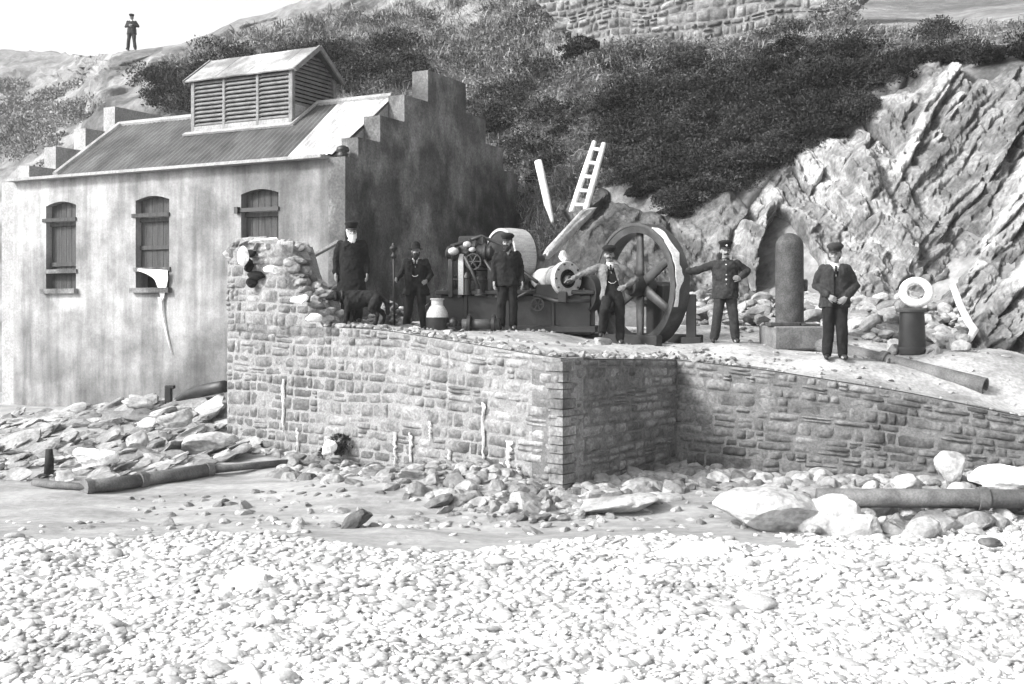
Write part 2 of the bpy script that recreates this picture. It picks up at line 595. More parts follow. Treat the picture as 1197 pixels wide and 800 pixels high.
def pebbles(spacing, smin, smax, ylo, yhi, sub, prob, r, dens_edge=True):
    mb_v, mb_f, n = [], [], 0
    V0, f0 = ICO[sub]
    f0 = np.array(f0)
    for y in np.arange(ylo, yhi, spacing):
        half = 0.5 * y + 1.2
        for x in np.arange(-half, half, spacing):
            if r.random() > prob: continue
            xx, yy = x + r.uniform(-.5, .5) * spacing, y + r.uniform(-.5, .5) * spacing
            lim = 11.9 - 0.06 * xx + 0.5 * math.sin(xx * 1.3) + (1.3 if xx > 3 else 0)
            if yy > lim and r.random() < 0.96: continue
            s_ = smin + (smax - smin) * r.random() ** 2.2
            sz = np.array([s_ * r.uniform(.8, 1.5), s_ * r.uniform(.7, 1.1), s_ * r.uniform(.3, .58)]) / 2
            a = r.normal() * 0.6
            R = np.array(Matrix.Rotation(a, 3, 'Z') @ Matrix.Rotation(r.normal() * .22, 3, 'X') @ Matrix.Rotation(r.normal() * .22, 3, 'Y'))
            Q = V0.copy()
            for _ in range(3):
                nn = r.normal(size=3); nn /= np.linalg.norm(nn)
                e = np.maximum(0, Q @ nn - r.uniform(.55, .9)); Q = Q - e[:, None] * nn * .8
            Q = (Q * sz) @ R.T
            mb_v.append(Q + (xx, yy, sz[2] * .18)); mb_f.append(f0 + n); n += len(V0)
    return mb_v, mb_f


vs, fs_ = [], []
cnt = 0
for args in ((0.068, .055, .125, 6.3, 9.2, 2, .92), (0.08, .06, .135, 9.2, 13.4, 2, .92), (0.045, .02, .055, 6.3, 9.0, 1, .7), (0.34, .14, .26, 6.3, 13.4, 3, .42)):
    a, b = pebbles(*args, rng)
    for q in a: vs.append(q)
    for q in b: fs_.append(q + cnt)
    cnt += sum(len(q) for q in a)
PV = np.concatenate(vs); PV[:, 2] += ground_z(PV[:, 0], PV[:, 1])
me = mesh_from(PV, np.concatenate(fs_), M['shingle'], True, 'shingle')
tag(link('shingle', me, (0, 0, 0)), kind='stuff', label='pale shingle of rounded beach pebbles in the foreground', cat='shingle')

def poly_dist(px, py, poly):
    """signed distance, positive inside"""
    d = np.full(px.shape, 1e9); ins = np.zeros(px.shape, bool)
    n = len(poly)
    for i in range(n):
        x0, y0 = poly[i]; x1, y1 = poly[(i + 1) % n]
        dx, dy = x1 - x0, y1 - y0
        t = np.clip(((px - x0) * dx + (py - y0) * dy) / (dx * dx + dy * dy), 0, 1)
        d = np.minimum(d, np.hypot(px - x0 - t * dx, py - y0 - t * dy))
        c = ((y0 > py) != (y1 > py)) & (px < (x1 - x0) * (py - y0) / (y1 - y0 + 1e-9) + x0)
        ins ^= c
    return np.where(ins, d, -d)


ROCKP = [(858, 268), (880, 225), (930, 175), (1000, 150), (1040, 120), (1062, 82), (1105, 78), (1125, 95), (1160, 92), (1197, 75), (1300, 70), (1420, 80),
         (1420, 470), (1197, 425), (1120, 395), (1030, 372), (960, 365), (880, 340), (852, 300)]
ROCKD = [(632, 250), (690, 212), (730, 240), (800, 255), (850, 225), (880, 260), (870, 370), (800, 372), (640, 330)]


# ------------------------------------------------------------------ hillside (terrain lofted from profiles)
HP = {  # px: [(py, Y) x6] from foot to top, last = behind the crest
    -420: [(470, 32), (330, 50), (240, 62), (160, 80), (80, 112), (200, 150)],
    -120: [(470, 32), (300, 42), (215, 50), (150, 65), (58, 112), (150, 150)],
    0: [(470, 33), (280, 40), (200, 50), (150, 63), (57, 110), (150, 150)],
    50: [(470, 33), (270, 39), (195, 47), (140, 58), (60, 108), (150, 150)],
    85: [(470, 34), (260, 39), (180, 44), (120, 54), (64, 104), (150, 140)],
    118: [(470, 34), (250, 39), (150, 44), (85, 50), (66, 56), (120, 80)],
    155: [(470, 35), (230, 39), (130, 44), (78, 49), (58, 53), (100, 66)],
    210: [(460, 35), (220, 38.5), (120, 42), (75, 47), (52, 52), (90, 64)],
    280: [(450, 35), (200, 38), (100, 42), (50, 46), (22, 50), (60, 62)],
    340: [(440, 35), (200, 37.5), (100, 41), (40, 45), (4, 49), (40, 60)],
    400: [(430, 35), (200, 37), (100, 40), (30, 44), (-8, 48), (20, 60)],
    500: [(420, 34), (220, 35.5), (120, 38), (30, 41.5), (-40, 45), (-30, 60)],
    600: [(400, 30), (240, 32), (140, 34.5), (40, 37), (-60, 41), (-60, 60)],
    650: [(390, 26), (260, 28.5), (150, 31.5), (60, 34), (20, 35.2), (-60, 60)],
    720: [(385, 24.3), (280, 26.5), (160, 29.5), (60, 32.5), (20, 33.6), (-60, 60)],
    800: [(385, 23.5), (290, 25), (170, 28), (58, 31), (20, 32.2), (-60, 60)],
    900: [(395, 22.4), (300, 23.6), (190, 25.6), (90, 28), (20, 31), (-60, 60)],
    1000: [(405, 21), (300, 22.4), (190, 24), (95, 26), (35, 28.3), (-40, 45)],
    1100: [(412, 19.8), (330, 20.8), (200, 22.6), (85, 25), (32, 27.5), (-30, 42)],
    1197: [(425, 18.4), (370, 19), (210, 21), (80, 23.6), (22, 26), (-30, 40)],
    1350: [(450, 16.6), (380, 17.6), (210, 19.8), (80, 22.4), (20, 25), (-30, 40)],
    1700: [(480, 14.5), (380, 15.8), (210, 18.2), (80, 20.6), (20, 23.5), (-30, 40)],
}
HK = np.array(sorted(HP))
HPY = np.array([[k[0] for k in HP[q]] for q in HK], float)
HYY = np.array([[k[1] for k in HP[q]] for q in HK], float)


def smooth_interp(x, xp, fp):
    # Catmull-Rom-like smoothing: average of linear interpolation over a small window
    x = np.asarray(x, float)
    return (np.interp(x - 14, xp, fp) + 2 * np.interp(x, xp, fp) + np.interp(x + 14, xp, fp)) / 4


def hill_profile(px):
    return (np.array([smooth_interp(px, HK, HPY[:, k]) for k in range(6)]),
            np.array([smooth_interp(px, HK, HYY[:, k]) for k in range(6)]))


def hill_at(px, py):
    a, b = hill_profile(float(px))
    a, b = a[:5], b[:5]
    return W(px, py, float(np.interp(-py, -a, b)))


cols = np.concatenate([np.linspace(-420, -20, 40), np.linspace(-15, 1300, 360), np.linspace(1310, 1700, 40)])
us = np.concatenate([np.linspace(0, 4, 130), np.linspace(4.15, 5, 12)])
A, B = hill_profile(cols)
Gp = np.zeros((len(us), len(cols), 3))
for j in range(len(cols)):
    py = np.interp(us, range(6), A[:, j]); yy = np.interp(us, range(6), B[:, j])
    Gp[:, j, 0] = (cols[j] - CX) * yy / F; Gp[:, j, 1] = yy; Gp[:, j, 2] = EYE + (HZ - py) * yy / F
q = Gp.reshape(-1, 3)
dist = q[:, 1] / 30
amp = np.repeat(np.clip((us - .0) * 2, 0, 1)[:, None], len(cols), 1).ravel() * np.where(np.repeat((us > 3.7)[:, None], len(cols), 1).ravel(), .35, 1)
hpx = CX + F * q[:, 0] / q[:, 1]; hpy = HZ - F * (q[:, 2] - EYE) / q[:, 1]
near_rock = np.maximum(poly_dist(hpx, hpy, ROCKP), poly_dist(hpx, hpy, ROCKD))
amp = amp * np.clip(.5 - near_rock / 50, .0, 1)
q[:, 1] += np.clip(near_rock / 12, 0, 1) * .45
q[:, 1] -= amp * dist * (0.42 * fbm(q, 0.45, 4, 21) + 0.12 * fbm(q, 2.0, 3, 22))
q[:, 2] += amp * dist * 0.15 * fbm(q, 0.7, 3, 31)
hb = MB().grid(Gp)
hill = obj('hillside', hb, M['hill'], kind='structure', smooth=True)
hill.data.materials.append(M['palehill'])
ncol = len(cols) - 1
pxf = np.tile((cols[:-1] + cols[1:]) / 2, len(us) - 1); uf = np.repeat((us[:-1] + us[1:]) / 2, ncol)
cen = np.stack([pxf * 0.02, uf * 2, 0 * uf], -1)
n_ = fbm(cen, 1.0, 4, 40) * 25
mi = ((pxf + n_ < 95) | ((pxf + n_ > 955) & (uf > 3.75 + n_ * .01)) | ((pxf > 190) & (pxf < 420) & (uf > 3.6 + n_ * .01))).astype(np.int32)
hill.data.polygons.foreach_set('material_index', mi)


def inpoly(x, y, poly):
    c = False
    j = len(poly) - 1
    for i in range(len(poly)):
        xi, yi = poly[i]; xj, yj = poly[j]
        if (yi > y) != (yj > y) and x < (xj - xi) * (y - yi) / (yj - yi) + xi: c = not c
        j = i
    return c


# ------------------------------------------------------------------ cliff: jointed, dipping beds


def cells(u, v, lu, lv, seed):
    """jittered running-bond cells: returns id hash pieces, edge distance, local coords"""
    row = np.floor(v / lv + .25 * vnoise(np.stack([u * .004, v * .002, 0 * u], -1), seed))
    fv = v / lv + .25 * vnoise(np.stack([u * .004, v * .002, 0 * u], -1), seed) - row
    z = np.zeros_like(row).astype(np.int64)
    ri = row.astype(np.int64)
    off = _h(ri, z + 3, z, seed) * 7.3
    wl = lu * (.7 + .8 * _h(ri, z + 9, z, seed))
    uu = u / wl + off
    col = np.floor(uu); fu = uu - col
    jit = (_h(ri, col.astype(np.int64), z + 1, seed) - .5) * .0
    ci = col.astype(np.int64)
    edge_ = np.minimum(np.minimum(fu, 1 - fu) * wl, np.minimum(fv, 1 - fv) * lv)
    return ri, ci, fu, fv, edge_


def rock_face(name, poly, step, ang_fn, sizes, m, seed, proud=.35, rough=1.0, hollow=None, bands=()):
    xs_ = np.arange(min(a for a, _ in poly) - 12, max(a for a, _ in poly) + 12, step)
    ys_ = np.arange(min(b for _, b in poly) - 12, max(b for _, b in poly) + 12, step)
    PX, PY = np.meshgrid(xs_, ys_)
    Yb = np.zeros_like(PX)
    for j, x in enumerate(xs_):
        a, b = hill_profile(float(x))
        Yb[:, j] = np.interp(-ys_, -a[:5], b[:5])
    px, py, yb = PX.ravel(), PY.ravel(), Yb.ravel()
    q2 = np.stack([px * .012, py * .012, 0 * px], -1)
    wx = px + 9 * fbm(q2, 1, 4, seed) ; wy = py + 9 * fbm(q2 + 40, 1, 4, seed + 1)
    dsp = np.zeros_like(px); tone = np.ones_like(px)
    for A, wgt in ang_fn(px, py):
        ca, sa = math.cos(A), math.sin(A)
        wob = 3.2 * fbm(q2 * 5, 1, 3, seed + 30)
        u = wx * ca - wy * sa + wob; v = wx * sa + wy * ca + .6 * wob
        dd = np.zeros_like(px); tt = np.ones_like(px)
        for lu, lv, am, gd in sizes:
            ri, ci, fu, fv, e = cells(u, v, lu, lv, seed + int(lu))
            z = ri * 0
            h0 = _h(ri, ci, z + 5, seed) - .5; h1 = _h(ri, ci, z + 6, seed) - .5; h2 = _h(ri, ci, z + 7, seed) - .5
            dd = dd + am * (h0 + h1 * (fu - .5) * 1.3 + h2 * (fv - .5) * 1.1) - gd * np.exp(-(e / 2.3) ** 2) * np.clip(.75 + 1.0 * fbm(q2 * 3, 1, 3, seed + 50), 0, 1.3)
            tt = tt * (1 + .55 * (_h(ri, ci, z + 8, seed) - .5))
        dsp += wgt * dd; tone = np.where(wgt > .5, tt, tone)
    q3 = np.stack([px * .05, py * .05, 0 * px], -1)
    dsp += rough * (.11 * fbm(q3, 1, 5, seed + 5, .6) + .3 * fbm(q3, .18, 3, seed + 6))
    if hollow is not None:
        dsp -= 1.9 * np.clip(poly_dist(px, py, hollow) / 10 + .1 * fbm(q3, 1.5, 3, 4), 0, 1) ** .7
    for x0, y0, x1, y1, hw_ in bands:      # pale beds in the rock
        t = np.clip(((wx - x0) * (x1 - x0) + (wy - y0) * (y1 - y0)) / ((x1 - x0) ** 2 + (y1 - y0) ** 2), 0, 1)
        d_ = np.hypot(wx - x0 - t * (x1 - x0), wy - y0 - t * (y1 - y0)) + 3 * fbm(q3, 3, 3, 71)
        on = np.clip((hw_ - d_) / 2, 0, 1)
        tone = tone * (1 + 1.1 * on); dsp += .22 * on

    def blur(a):
        a = a.reshape(PX.shape)
        for _ in range(1):
            p_ = np.pad(a, 1, mode='edge')
            a = (p_[:-2, 1:-1] + p_[2:, 1:-1] + p_[1:-1, :-2] + p_[1:-1, 2:] + 2 * p_[1:-1, 1:-1]) / 6
        return a.ravel()
    fine_ = .035 * fbm(q3, 5, 3, seed + 60)
    dsp = blur(dsp) + fine_
    sd = poly_dist(px, py, poly) + 9 * fbm(q3, .6, 3, seed + 9)
    prd = np.clip(sd / 14, -1, 1)
    yy = yb - proud * np.where(prd > 0, prd ** .6, prd * 4) - dsp * np.clip(prd + .2, 0, 1)
    P_ = np.stack([(px - CX) * yb / F, yy, EYE + (HZ - py) * yb / F + dsp * .35], -1)
    r_, c_ = PX.shape
    idx = np.arange(r_ * c_).reshape(r_, c_)
    q_ = np.stack([idx[:-1, :-1], idx[:-1, 1:], idx[1:, 1:], idx[1:, :-1]], -1).reshape(-1, 4)
    keep = (sd[q_] > -12).any(1)
    me = mesh_from(P_, q_[keep], m, False, name)
    at = me.attributes.new('tone', 'FLOAT', 'POINT'); at.data.foreach_set('value', tone.astype(np.float32))
    o = link(name, me, (0, 0, 0)); o['kind'] = 'structure'
    return o


def tone_extra(N, L, g, out, mul):
    a = N.new('ShaderNodeAttribute'); a.attribute_name = 'tone'
    out = mul(out, .25, 2.0, a.outputs['Fac'], .25, 2.0)
    return blotch(0.35, 0.75, 1.3, 0.4, 0.6)(N, L, g, out, mul)


M['cliffface'] = mat('jointed_cliff_rock', 0.1, 0.225, 2.2, 0.9, 0.035, 7, fine=0.35, extra=tone_extra)
M['cliffbase'] = mat('dark_foot_rock', 0.06, 0.14, 1.8, 0.9, 0.035, 7, fine=0.35, extra=tone_extra)  # darker tone of the same rock for the cliff foot


def ang_main(px, py):
    w_ = 1 / (1 + np.exp(-(px - 1065 - (py - 200) * .25 + 30 * fbm(np.stack([px * .02, py * .02, 0 * px], -1), 1, 3, 2)) / 10))
    return [(math.radians(50), w_), (math.radians(-38), 1 - w_)]


rock_face('cliff', ROCKP, 1.25, ang_main, ((170, 46, .46, .18), (66, 24, .34, .15), (29, 12, .10, .05)), M['cliffface'], 11,
          hollow=[(878, 300), (890, 268), (908, 240), (925, 245), (958, 290), (972, 318), (960, 352), (885, 352)],
          bands=((1045, 198, 1100, 92, 8), (1085, 165, 1108, 125, 6), (1160, 272, 1204, 190, 15), (1180, 330, 1210, 290, 12)))
rock_face('cliff_foot', ROCKD, 2.0, lambda a, b: [(math.radians(52), np.ones_like(a))], ((120, 70, .8, .05), (60, 34, .3, .05), (30, 18, .1, .03)), M['cliffbase'], 23)
# ------------------------------------------------------------------ vegetation (uncountable scrub and grass)
def leaves_mesh(name, centers, sizes, per, leaf, m, label, r, flat=.7, kind='stuff', elong=2.0):
    N = len(centers)
    cen = np.repeat(centers, per, 0); sz = np.repeat(sizes, per)
    n = N * per
    d = r.normal(size=(n, 3)); d /= np.linalg.norm(d, axis=1)[:, None]
    d[:, 2] = np.abs(d[:, 2]) * 0.9 - .1
    rad = sz * r.uniform(.25, 1, n) ** .5
    lump = 1 + .35 * vnoise(cen * 3 + d * 1.6, 5)
    c = cen + d * (rad * lump)[:, None] * np.array([1, 1, flat])
    a = d + r.normal(size=(n, 3)) * .7 + np.array([0, 0, .4]); a /= np.linalg.norm(a, axis=1)[:, None]
    b = np.cross(a, r.normal(size=(n, 3))); b /= np.linalg.norm(b, axis=1)[:, None] + 1e-9
    l = leaf * r.uniform(.5, 1.5, n) * (cen[:, 1] / 30)
    h = (l * elong / 2)[:, None] * a; ww = (l / 2)[:, None] * b
    V = np.stack([c - h, c + ww, c + h, c - ww], 1).reshape(-1, 3)
    f = np.arange(n * 4).reshape(-1, 4)
    me = mesh_from(V, f, m, False, name)
    return tag(link(name, me, (0, 0, 0)), label, None, None, kind)


def scatter(polys, n, r, avoid=()):
    out = []
    while len(out) < n:
        pl, wt = polys[int(r.integers(len(polys)))]
        xs_ = [a for a, _ in pl]; ys_ = [a for _, a in pl]
        x, y = r.uniform(min(xs_), max(xs_)), r.uniform(min(ys_), max(ys_))
        if r.random() > wt or not inpoly(x, y, pl): continue
        if any(inpoly(x, y, a) for a in avoid): continue
        out.append((x, y))
    return out


DARK = [([(720, 130), (790, 85), (870, 75), (960, 58), (1000, 52), (1060, 50), (1120, 44), (1197, 40), (1330, 45), (1330, 70), (1160, 85), (1060, 80), (1000, 150), (930, 175), (880, 225), (855, 265), (760, 250), (715, 235)], 1.0),
        ([(570, 130), (620, 95), (680, 60), (730, 80), (700, 150), (670, 215), (640, 230), (580, 210)], .14),
        ([(170, 120), (185, 100), (215, 86), (300, 72), (420, 52), (520, 75), (480, 110), (400, 110), (330, 130), (200, 140), (175, 136)], .2),
        ([(880, 90), (1000, 70), (1000, 150), (880, 225), (740, 245), (720, 120)], 1.0)]
pts = scatter(DARK, 290, rng, avoid=[[(1062, 82), (1125, 82), (1110, 250), (1000, 250)]])
cs, szs = [], []
for x, y in pts:
    c_ = hill_at(x, y); k_ = c_[1] / 32
    R_ = rng.uniform(.5, 1.5) * k_
    for _ in range(int(5 + 6 * rng.random())):
        d_ = rng.normal(size=3); d_ /= np.linalg.norm(d_); d_[2] = abs(d_[2]); d_[1] = -abs(d_[1])
        cs.append(c_ + d_ * R_ * rng.uniform(.3, .8) * (1, .7, .75)); szs.append(R_ * rng.uniform(.3, .55))
cs, szs = np.array(cs), np.array(szs)
leaves_mesh('scrub', cs, szs, 300, .034, M['scrub'], 'dark gorse scrub covering the steep slope', rng)
MID = [([(190, 85), (280, 56), (400, 30), (640, 5), (640, 110), (560, 180), (480, 180), (420, 130), (200, 135)], 1.0),
       ([(560, 100), (720, 60), (960, 55), (900, 110), (760, 130), (640, 230), (560, 240)], 1.0),
       ([(560, 100), (720, 60), (900, 60), (760, 130), (640, 230)], 1.0),
       ([(640, 14), (735, 50), (830, 58), (905, 40), (985, 6), (1000, 30), (905, 66), (830, 78), (735, 72), (640, 40)], .9)]
pts = scatter(MID, 620, rng)
cs = np.array([hill_at(x, y) for x, y in pts])
leaves_mesh('bramble', cs, rng.uniform(.25, .75, len(cs)) * cs[:, 1] / 32, 300, .034, M['scrubmid'], 'mid grey bramble growing over the slope', rng)

GR = [([(190, 75), (280, 40), (400, 14), (650, -10), (650, 130), (560, 240), (480, 150), (420, 120), (200, 130)], .8),
      ([(560, 110), (740, 55), (900, 60), (860, 100), (760, 120), (700, 220), (640, 300), (600, 240)], 1.0),
      ([(870, 60), (960, 42), (1060, 40), (1197, 34), (1330, 36), (1330, 60), (1060, 70), (900, 100)], .5),
      ([(620, 100), (720, 90), (720, 210), (640, 230)], 1.0)]
PB = [([(-60, 200), (-60, 110), (60, 88), (110, 105), (120, 140), (60, 200)], .6), ([(0, 190), (0, 130), (60, 100), (100, 130), (60, 190)], .8)]
pp = scatter(PB, 90, rng)
cp_ = np.array([hill_at(x, y) for x, y in pp])
leaves_mesh('hill_bushes', cp_, rng.uniform(.5, 1.6, len(cp_)), 520, .034, M['hazebush'], 'bushes on the far slope at left, coloured pale for haze', rng)
pts = scatter(GR, 8000, rng)
cs = np.array([hill_at(x, y) for x, y in pts])
per = 16
n = len(cs) * per
cc = np.repeat(cs, per, 0) + rng.normal(size=(n, 3)) * np.array([.14, .14, .08])
ln = rng.uniform(.16, .42, n) * cc[:, 1] / 30
dr = np.stack([rng.normal(size=n) * .5, -np.abs(rng.normal(size=n)) * .7, np.ones(n)], -1); dr /= np.linalg.norm(dr, axis=1)[:, None]
sd = np.cross(dr, rng.normal(size=(n, 3))); sd /= np.linalg.norm(sd, axis=1)[:, None]
wv = (.010 * cc[:, 1] / 30)[:, None] * sd
midp = cc + dr * (ln * .6)[:, None]
tip = cc + dr * (ln * .95)[:, None] + np.stack([rng.normal(size=n) * .12, -np.abs(rng.normal(size=n)) * .2, -.12 * np.ones(n)], -1)
V = np.stack([cc - wv, cc + wv, midp + wv, midp - wv, tip], 1).reshape(-1, 3)
i0 = np.arange(n) * 5
f = [*map(tuple, np.stack([i0, i0 + 1, i0 + 2, i0 + 3], -1).tolist())] + [*map(tuple, np.stack([i0 + 3, i0 + 2, i0 + 4], -1).tolist())]
me = mesh_from(V, f, M['grass'], False, 'grass', recalc=False)
tag(link('grass', me, (0, 0, 0)), 'tufts of dry grass on the hillside', None, None, 'stuff')

# ------------------------------------------------------------------ masonry
class Run:
    """a wall line in plan: point and outward normal at s in 0..1"""
    def __init__(self, pts):
        self.p = np.asarray(pts, float)
        d = np.linalg.norm(np.diff(self.p, axis=0), axis=1)
        self.c = np.concatenate([[0], np.cumsum(d)]); self.L = self.c[-1]; self.c = self.c / self.L

    def at(self, s_):
        x = np.interp(s_, self.c, self.p[:, 0]); y = np.interp(s_, self.c, self.p[:, 1])
        e = .15 / self.L
        a = np.array([np.interp(s_ - e, self.c, self.p[:, k]) for k in (0, 1)]); b = np.array([np.interp(s_ + e, self.c, self.p[:, k]) for k in (0, 1)])
        d = (b - a) / (np.linalg.norm(b - a) + 1e-9)
        return np.array([x, y]), np.array([d[1], -d[0]])


def masonry(stone, pts, zb, zt, courses, r, lw=(.13, .55), out=.032, gap=.010, wob=.035, clip=False, zmin=None):
    """rough stones laid in courses on the wall line pts; zb, zt: functions of s in 0..1"""
    run = Run(pts); Ln = run.L
    hs = r.uniform(.6, 1.4, courses); hs = np.cumsum(np.concatenate([[0], hs])); hs /= hs[-1]
    zmax = max(zt(t) for t in np.linspace(0, 1, 40))
    so = r.uniform(0, 90)

    def vline(v, s_):
        if v < .01 or v > .99: return v
        return v + wob * float(vnoise(np.array([[s_ * Ln * .8 + so, v * 9, 1.5]]), 3)[0])

    def pt(s_, v, o):
        p_, n_ = run.at(s_)
        b = zb(s_); t = zmax if clip else zt(s_)
        return np.array([*(p_ + n_ * o), b + v * (t - b)])
    for c in range(courses):
        s_ = -r.uniform(0, .2) / Ln
        while s_ < 1:
            l = lw[0] + (lw[1] - lw[0]) * r.random() ** 1.6
            l = l / Ln
            a, b = max(s_, 0), min(s_ + l, 1)
            s_ += l
            if (b - a) * Ln < .05: continue
            rows = [(hs[c], hs[c + 1])]
            if r.random() < .16: mdl = hs[c] + (hs[c + 1] - hs[c]) * r.uniform(.4, .6); rows = [(hs[c], mdl), (mdl, hs[c + 1])]
            for v0, v1 in rows:
                if clip:
                    m_ = (a + b) / 2
                    if zb(m_) + (v0 + v1) / 2 * (zmax - zb(m_)) > zt(m_): continue
                if zmin is not None and zb((a + b) / 2) + v1 * (zmax - zb((a + b) / 2)) < zmin((a + b) / 2): continue
                hgt = (v1 - v0) * (zmax - zb(0))
                ga, gv = gap / Ln * r.uniform(.5, 2), gap / max(hgt, .05) * (v1 - v0) * r.uniform(.5, 2)
                na, nv = 7, 5
                o = out * r.uniform(.2, 1.2)
                V = []
                j = r.normal(size=2) * .014
                for iv in range(nv):
                    for ia in range(na):
                        fa, fv = ia / (na - 1), iv / (nv - 1)
                        e = min(fa, 1 - fa, fv, 1 - fv) > 0
                        aa = a + ga / 2 + (b - a - ga) * fa + (j[0] * (1 - fa) + j[1] * fa) * (fv - .5) / Ln
                        vv = vline(v0, aa) * (1 - fv) + vline(v1, aa) * fv + gv * (.5 - fv)
                        V.append(pt(aa, vv, (o if e else -.008)))
                V = np.array(V)
                inner = np.array([min(ia, na - 1 - ia, iv, nv - 1 - iv) > 0 for iv in range(nv) for ia in range(na)])
                dn = fbm(V, 7, 3, 77) * .03
                nn = np.array([run.at((a + b) / 2)[1]])
                V[inner, :2] += dn[inner, None] * nn
                idx = np.arange(nv * na).reshape(nv, na)
                q_ = np.stack([idx[:-1, :-1], idx[:-1, 1:], idx[1:, 1:], idx[1:, :-1]], -1).reshape(-1, 4)
                stone.add(V, q_)


def wall_core(mb, pts, zb, zt, depth, n=40):
    run = Run(pts)
    V = []
    for i in range(n + 1):
        s_ = i / n
        p_, nrm = run.at(s_)
        b_ = p_ - nrm * depth
        V += [[*p_, zb(s_)], [*p_, zt(s_)], [*b_, zt(s_)], [*b_, zb(s_)]]
    fs = []
    for i in range(n):
        k = i * 4
        for a in range(4):
            fs.append((k + a, k + (a + 1) % 4, k + 4 + (a + 1) % 4, k + 4 + a))
    fs += [(0, 1, 2, 3), (n * 4 + 3, n * 4 + 2, n * 4 + 1, n * 4)]
    mb.add(V, fs)


qroot = thing('quay_wall', (0.66, 15, 0), 'coursed stone quay wall with a projecting corner below the engine platform', 'quay wall')
lin = lambda a, b: (lambda s_: a + (b - a) * s_)
def ztop(run):
    def f_(s_):
        p_, n_ = run.at(s_)
        return zp(p_[0], p_[1] + .001) - .012
    return f_


rpts = [(2.555, 17.3), (3.8, 16.5), (5.64, 15.9), (7.3, 15.4), (9.5, 14.9), (12, 14.3)]
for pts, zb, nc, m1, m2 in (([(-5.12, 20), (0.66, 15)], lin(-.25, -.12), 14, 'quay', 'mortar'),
                            ([(0.66, 15), (2.555, 17.3)], lin(-.12, -.05), 14, 'quayshade', 'mortardark'),
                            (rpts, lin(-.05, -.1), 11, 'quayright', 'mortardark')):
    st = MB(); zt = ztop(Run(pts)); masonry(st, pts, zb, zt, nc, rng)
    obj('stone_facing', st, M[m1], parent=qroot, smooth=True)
    cr = MB(); wall_core(cr, pts, zb, zt, .5)
    obj('mortar_core', cr, M[m2], parent=qroot)
# brick-sized corner quoins
qn = MB()
h = 0.0
while h < 1.72:
    hh = rng.uniform(.085, .15)
    t = rng.uniform(.16, .3)
    dl = np.array([-5.78, 5]) / 7.643; dm = np.array([1.895, 2.3]) / 2.98
    a = np.array([.66, 15]); o = np.array([.02, -.075])
    t2 = rng.uniform(.16, .32)
    Vq = []
    for z in (h + .008, h + hh - .008):
        for p_ in (a + dl * t + o * .6, a + o, a + dm * t2 + o * .6, a + dm * t2 + dl * .1, a + dl * t + dm * .1):
            Vq.append([*p_, z])
    qn.add(Vq, [(0, 1, 2, 3, 4), (9, 8, 7, 6, 5)] + [(i, (i + 1) % 5, (i + 1) % 5 + 5, i + 5) for i in range(5)])
    h += hh
obj('quoin_stack', qn, M['quay'], parent=qroot)
ew = MB(); wall_core(ew, [(-5.5, 25.5), (-5.12, 20.02)], lin(-.3, -.25), lin(2.2, 2.2), .5)
obj('end_wall', ew, M['quay'], parent=qroot)


# limewash drips on the left face
def drip(parent, path_s, z0, z1, wd, P0, P1, out=.085, nm='limewash_drip'):
    P0, P1 = np.asarray(P0, float), np.asarray(P1, float)
    d = P1 - P0; L_ = np.linalg.norm(d); d /= L_; nr = np.array([d[1], -d[0]])
    mb = MB(); n = 14
    V = []
    for i in range(n + 1):
        f_ = i / n
        c = P0 + d * (path_s * L_ + rng.normal() * .012)
        ww = wd * (1 - .75 * f_ ** 1.5) * rng.uniform(.35, 1.2)
        z = z0 + (z1 - z0) * f_
        ww *= .75
        for sx, oo in ((-1 - .5 * rng.random(), out - .06), (-.5, out - .028), (.5, out - .028), (1 + .5 * rng.random(), out - .06)):
            V.append([*(c + d * ww * sx / 2 + nr * oo), z])
    mb.add(V, [(i * 4 + k, i * 4 + k + 1, i * 4 + k + 5, i * 4 + k + 4) for i in range(n) for k in range(3)])
    return obj(nm, mb, M['limewash'], parent=parent, smooth=True)


for (px, y0, y1, wd) in ((333, 443, 505, .10), (350, 500, 528, .06), (464, 505, 545, .07), (482, 505, 540, .08), (505, 492, 515, .05), (527, 525, 545, .10), (567, 470, 552, .07), (596, 515, 560, .13), (588, 540, 565, .10), (608, 545, 566, .05)):
    q_ = (px - CX) / F
    Yw = (0.66 + 1.156 * 15) / (q_ + 1.156)
    s_ = (20 - Yw) / 5
    drip(qroot, s_, EYE + (HZ - y0) * Yw / F, EYE + (HZ - y1) * Yw / F, wd, (-5.12, 20), (0.66, 15))

# broken stub of wall at the left end of the quay
bprof = [(265, 290), (270, 282), (285, 274), (336, 279), (342, 300), (346, 318), (358, 334), (368, 350), (376, 372), (384, 380), (440, 385)]
def bz(s_):
    Yw = 20 - 5 * s_
    X_ = -5.12 + 5.78 * s_
    px = CX + F * X_ / Yw
    return EYE + (HZ - np.interp(px, [a for a, _ in bprof], [b for _, b in bprof])) * Yw / F
s1 = .53
P1b = (-5.12 + 5.78 * s1, 20 - 5 * s1)
broot = thing('broken_wall', (-4.2, 19.3, 2.1), 'broken stub of stone wall stepping down beside the old man', 'wall')
st = MB()
masonry(st, [(-5.12, 20), P1b], lin(2.2, 2.1), lambda s_: bz(s_ * s1) - .05, 8, rng, clip=True)
obj('stone_facing', st, M['quay'], parent=broot, smooth=True)
cr = MB(); wall_core(cr, [(-5.12, 20), P1b], lin(2.0, 2.0), lambda s_: max(2.05, bz(s_ * s1) - .12), .55, 40)
obj('mortar_core', cr, M['mortar'], parent=broot)
rb = MB()
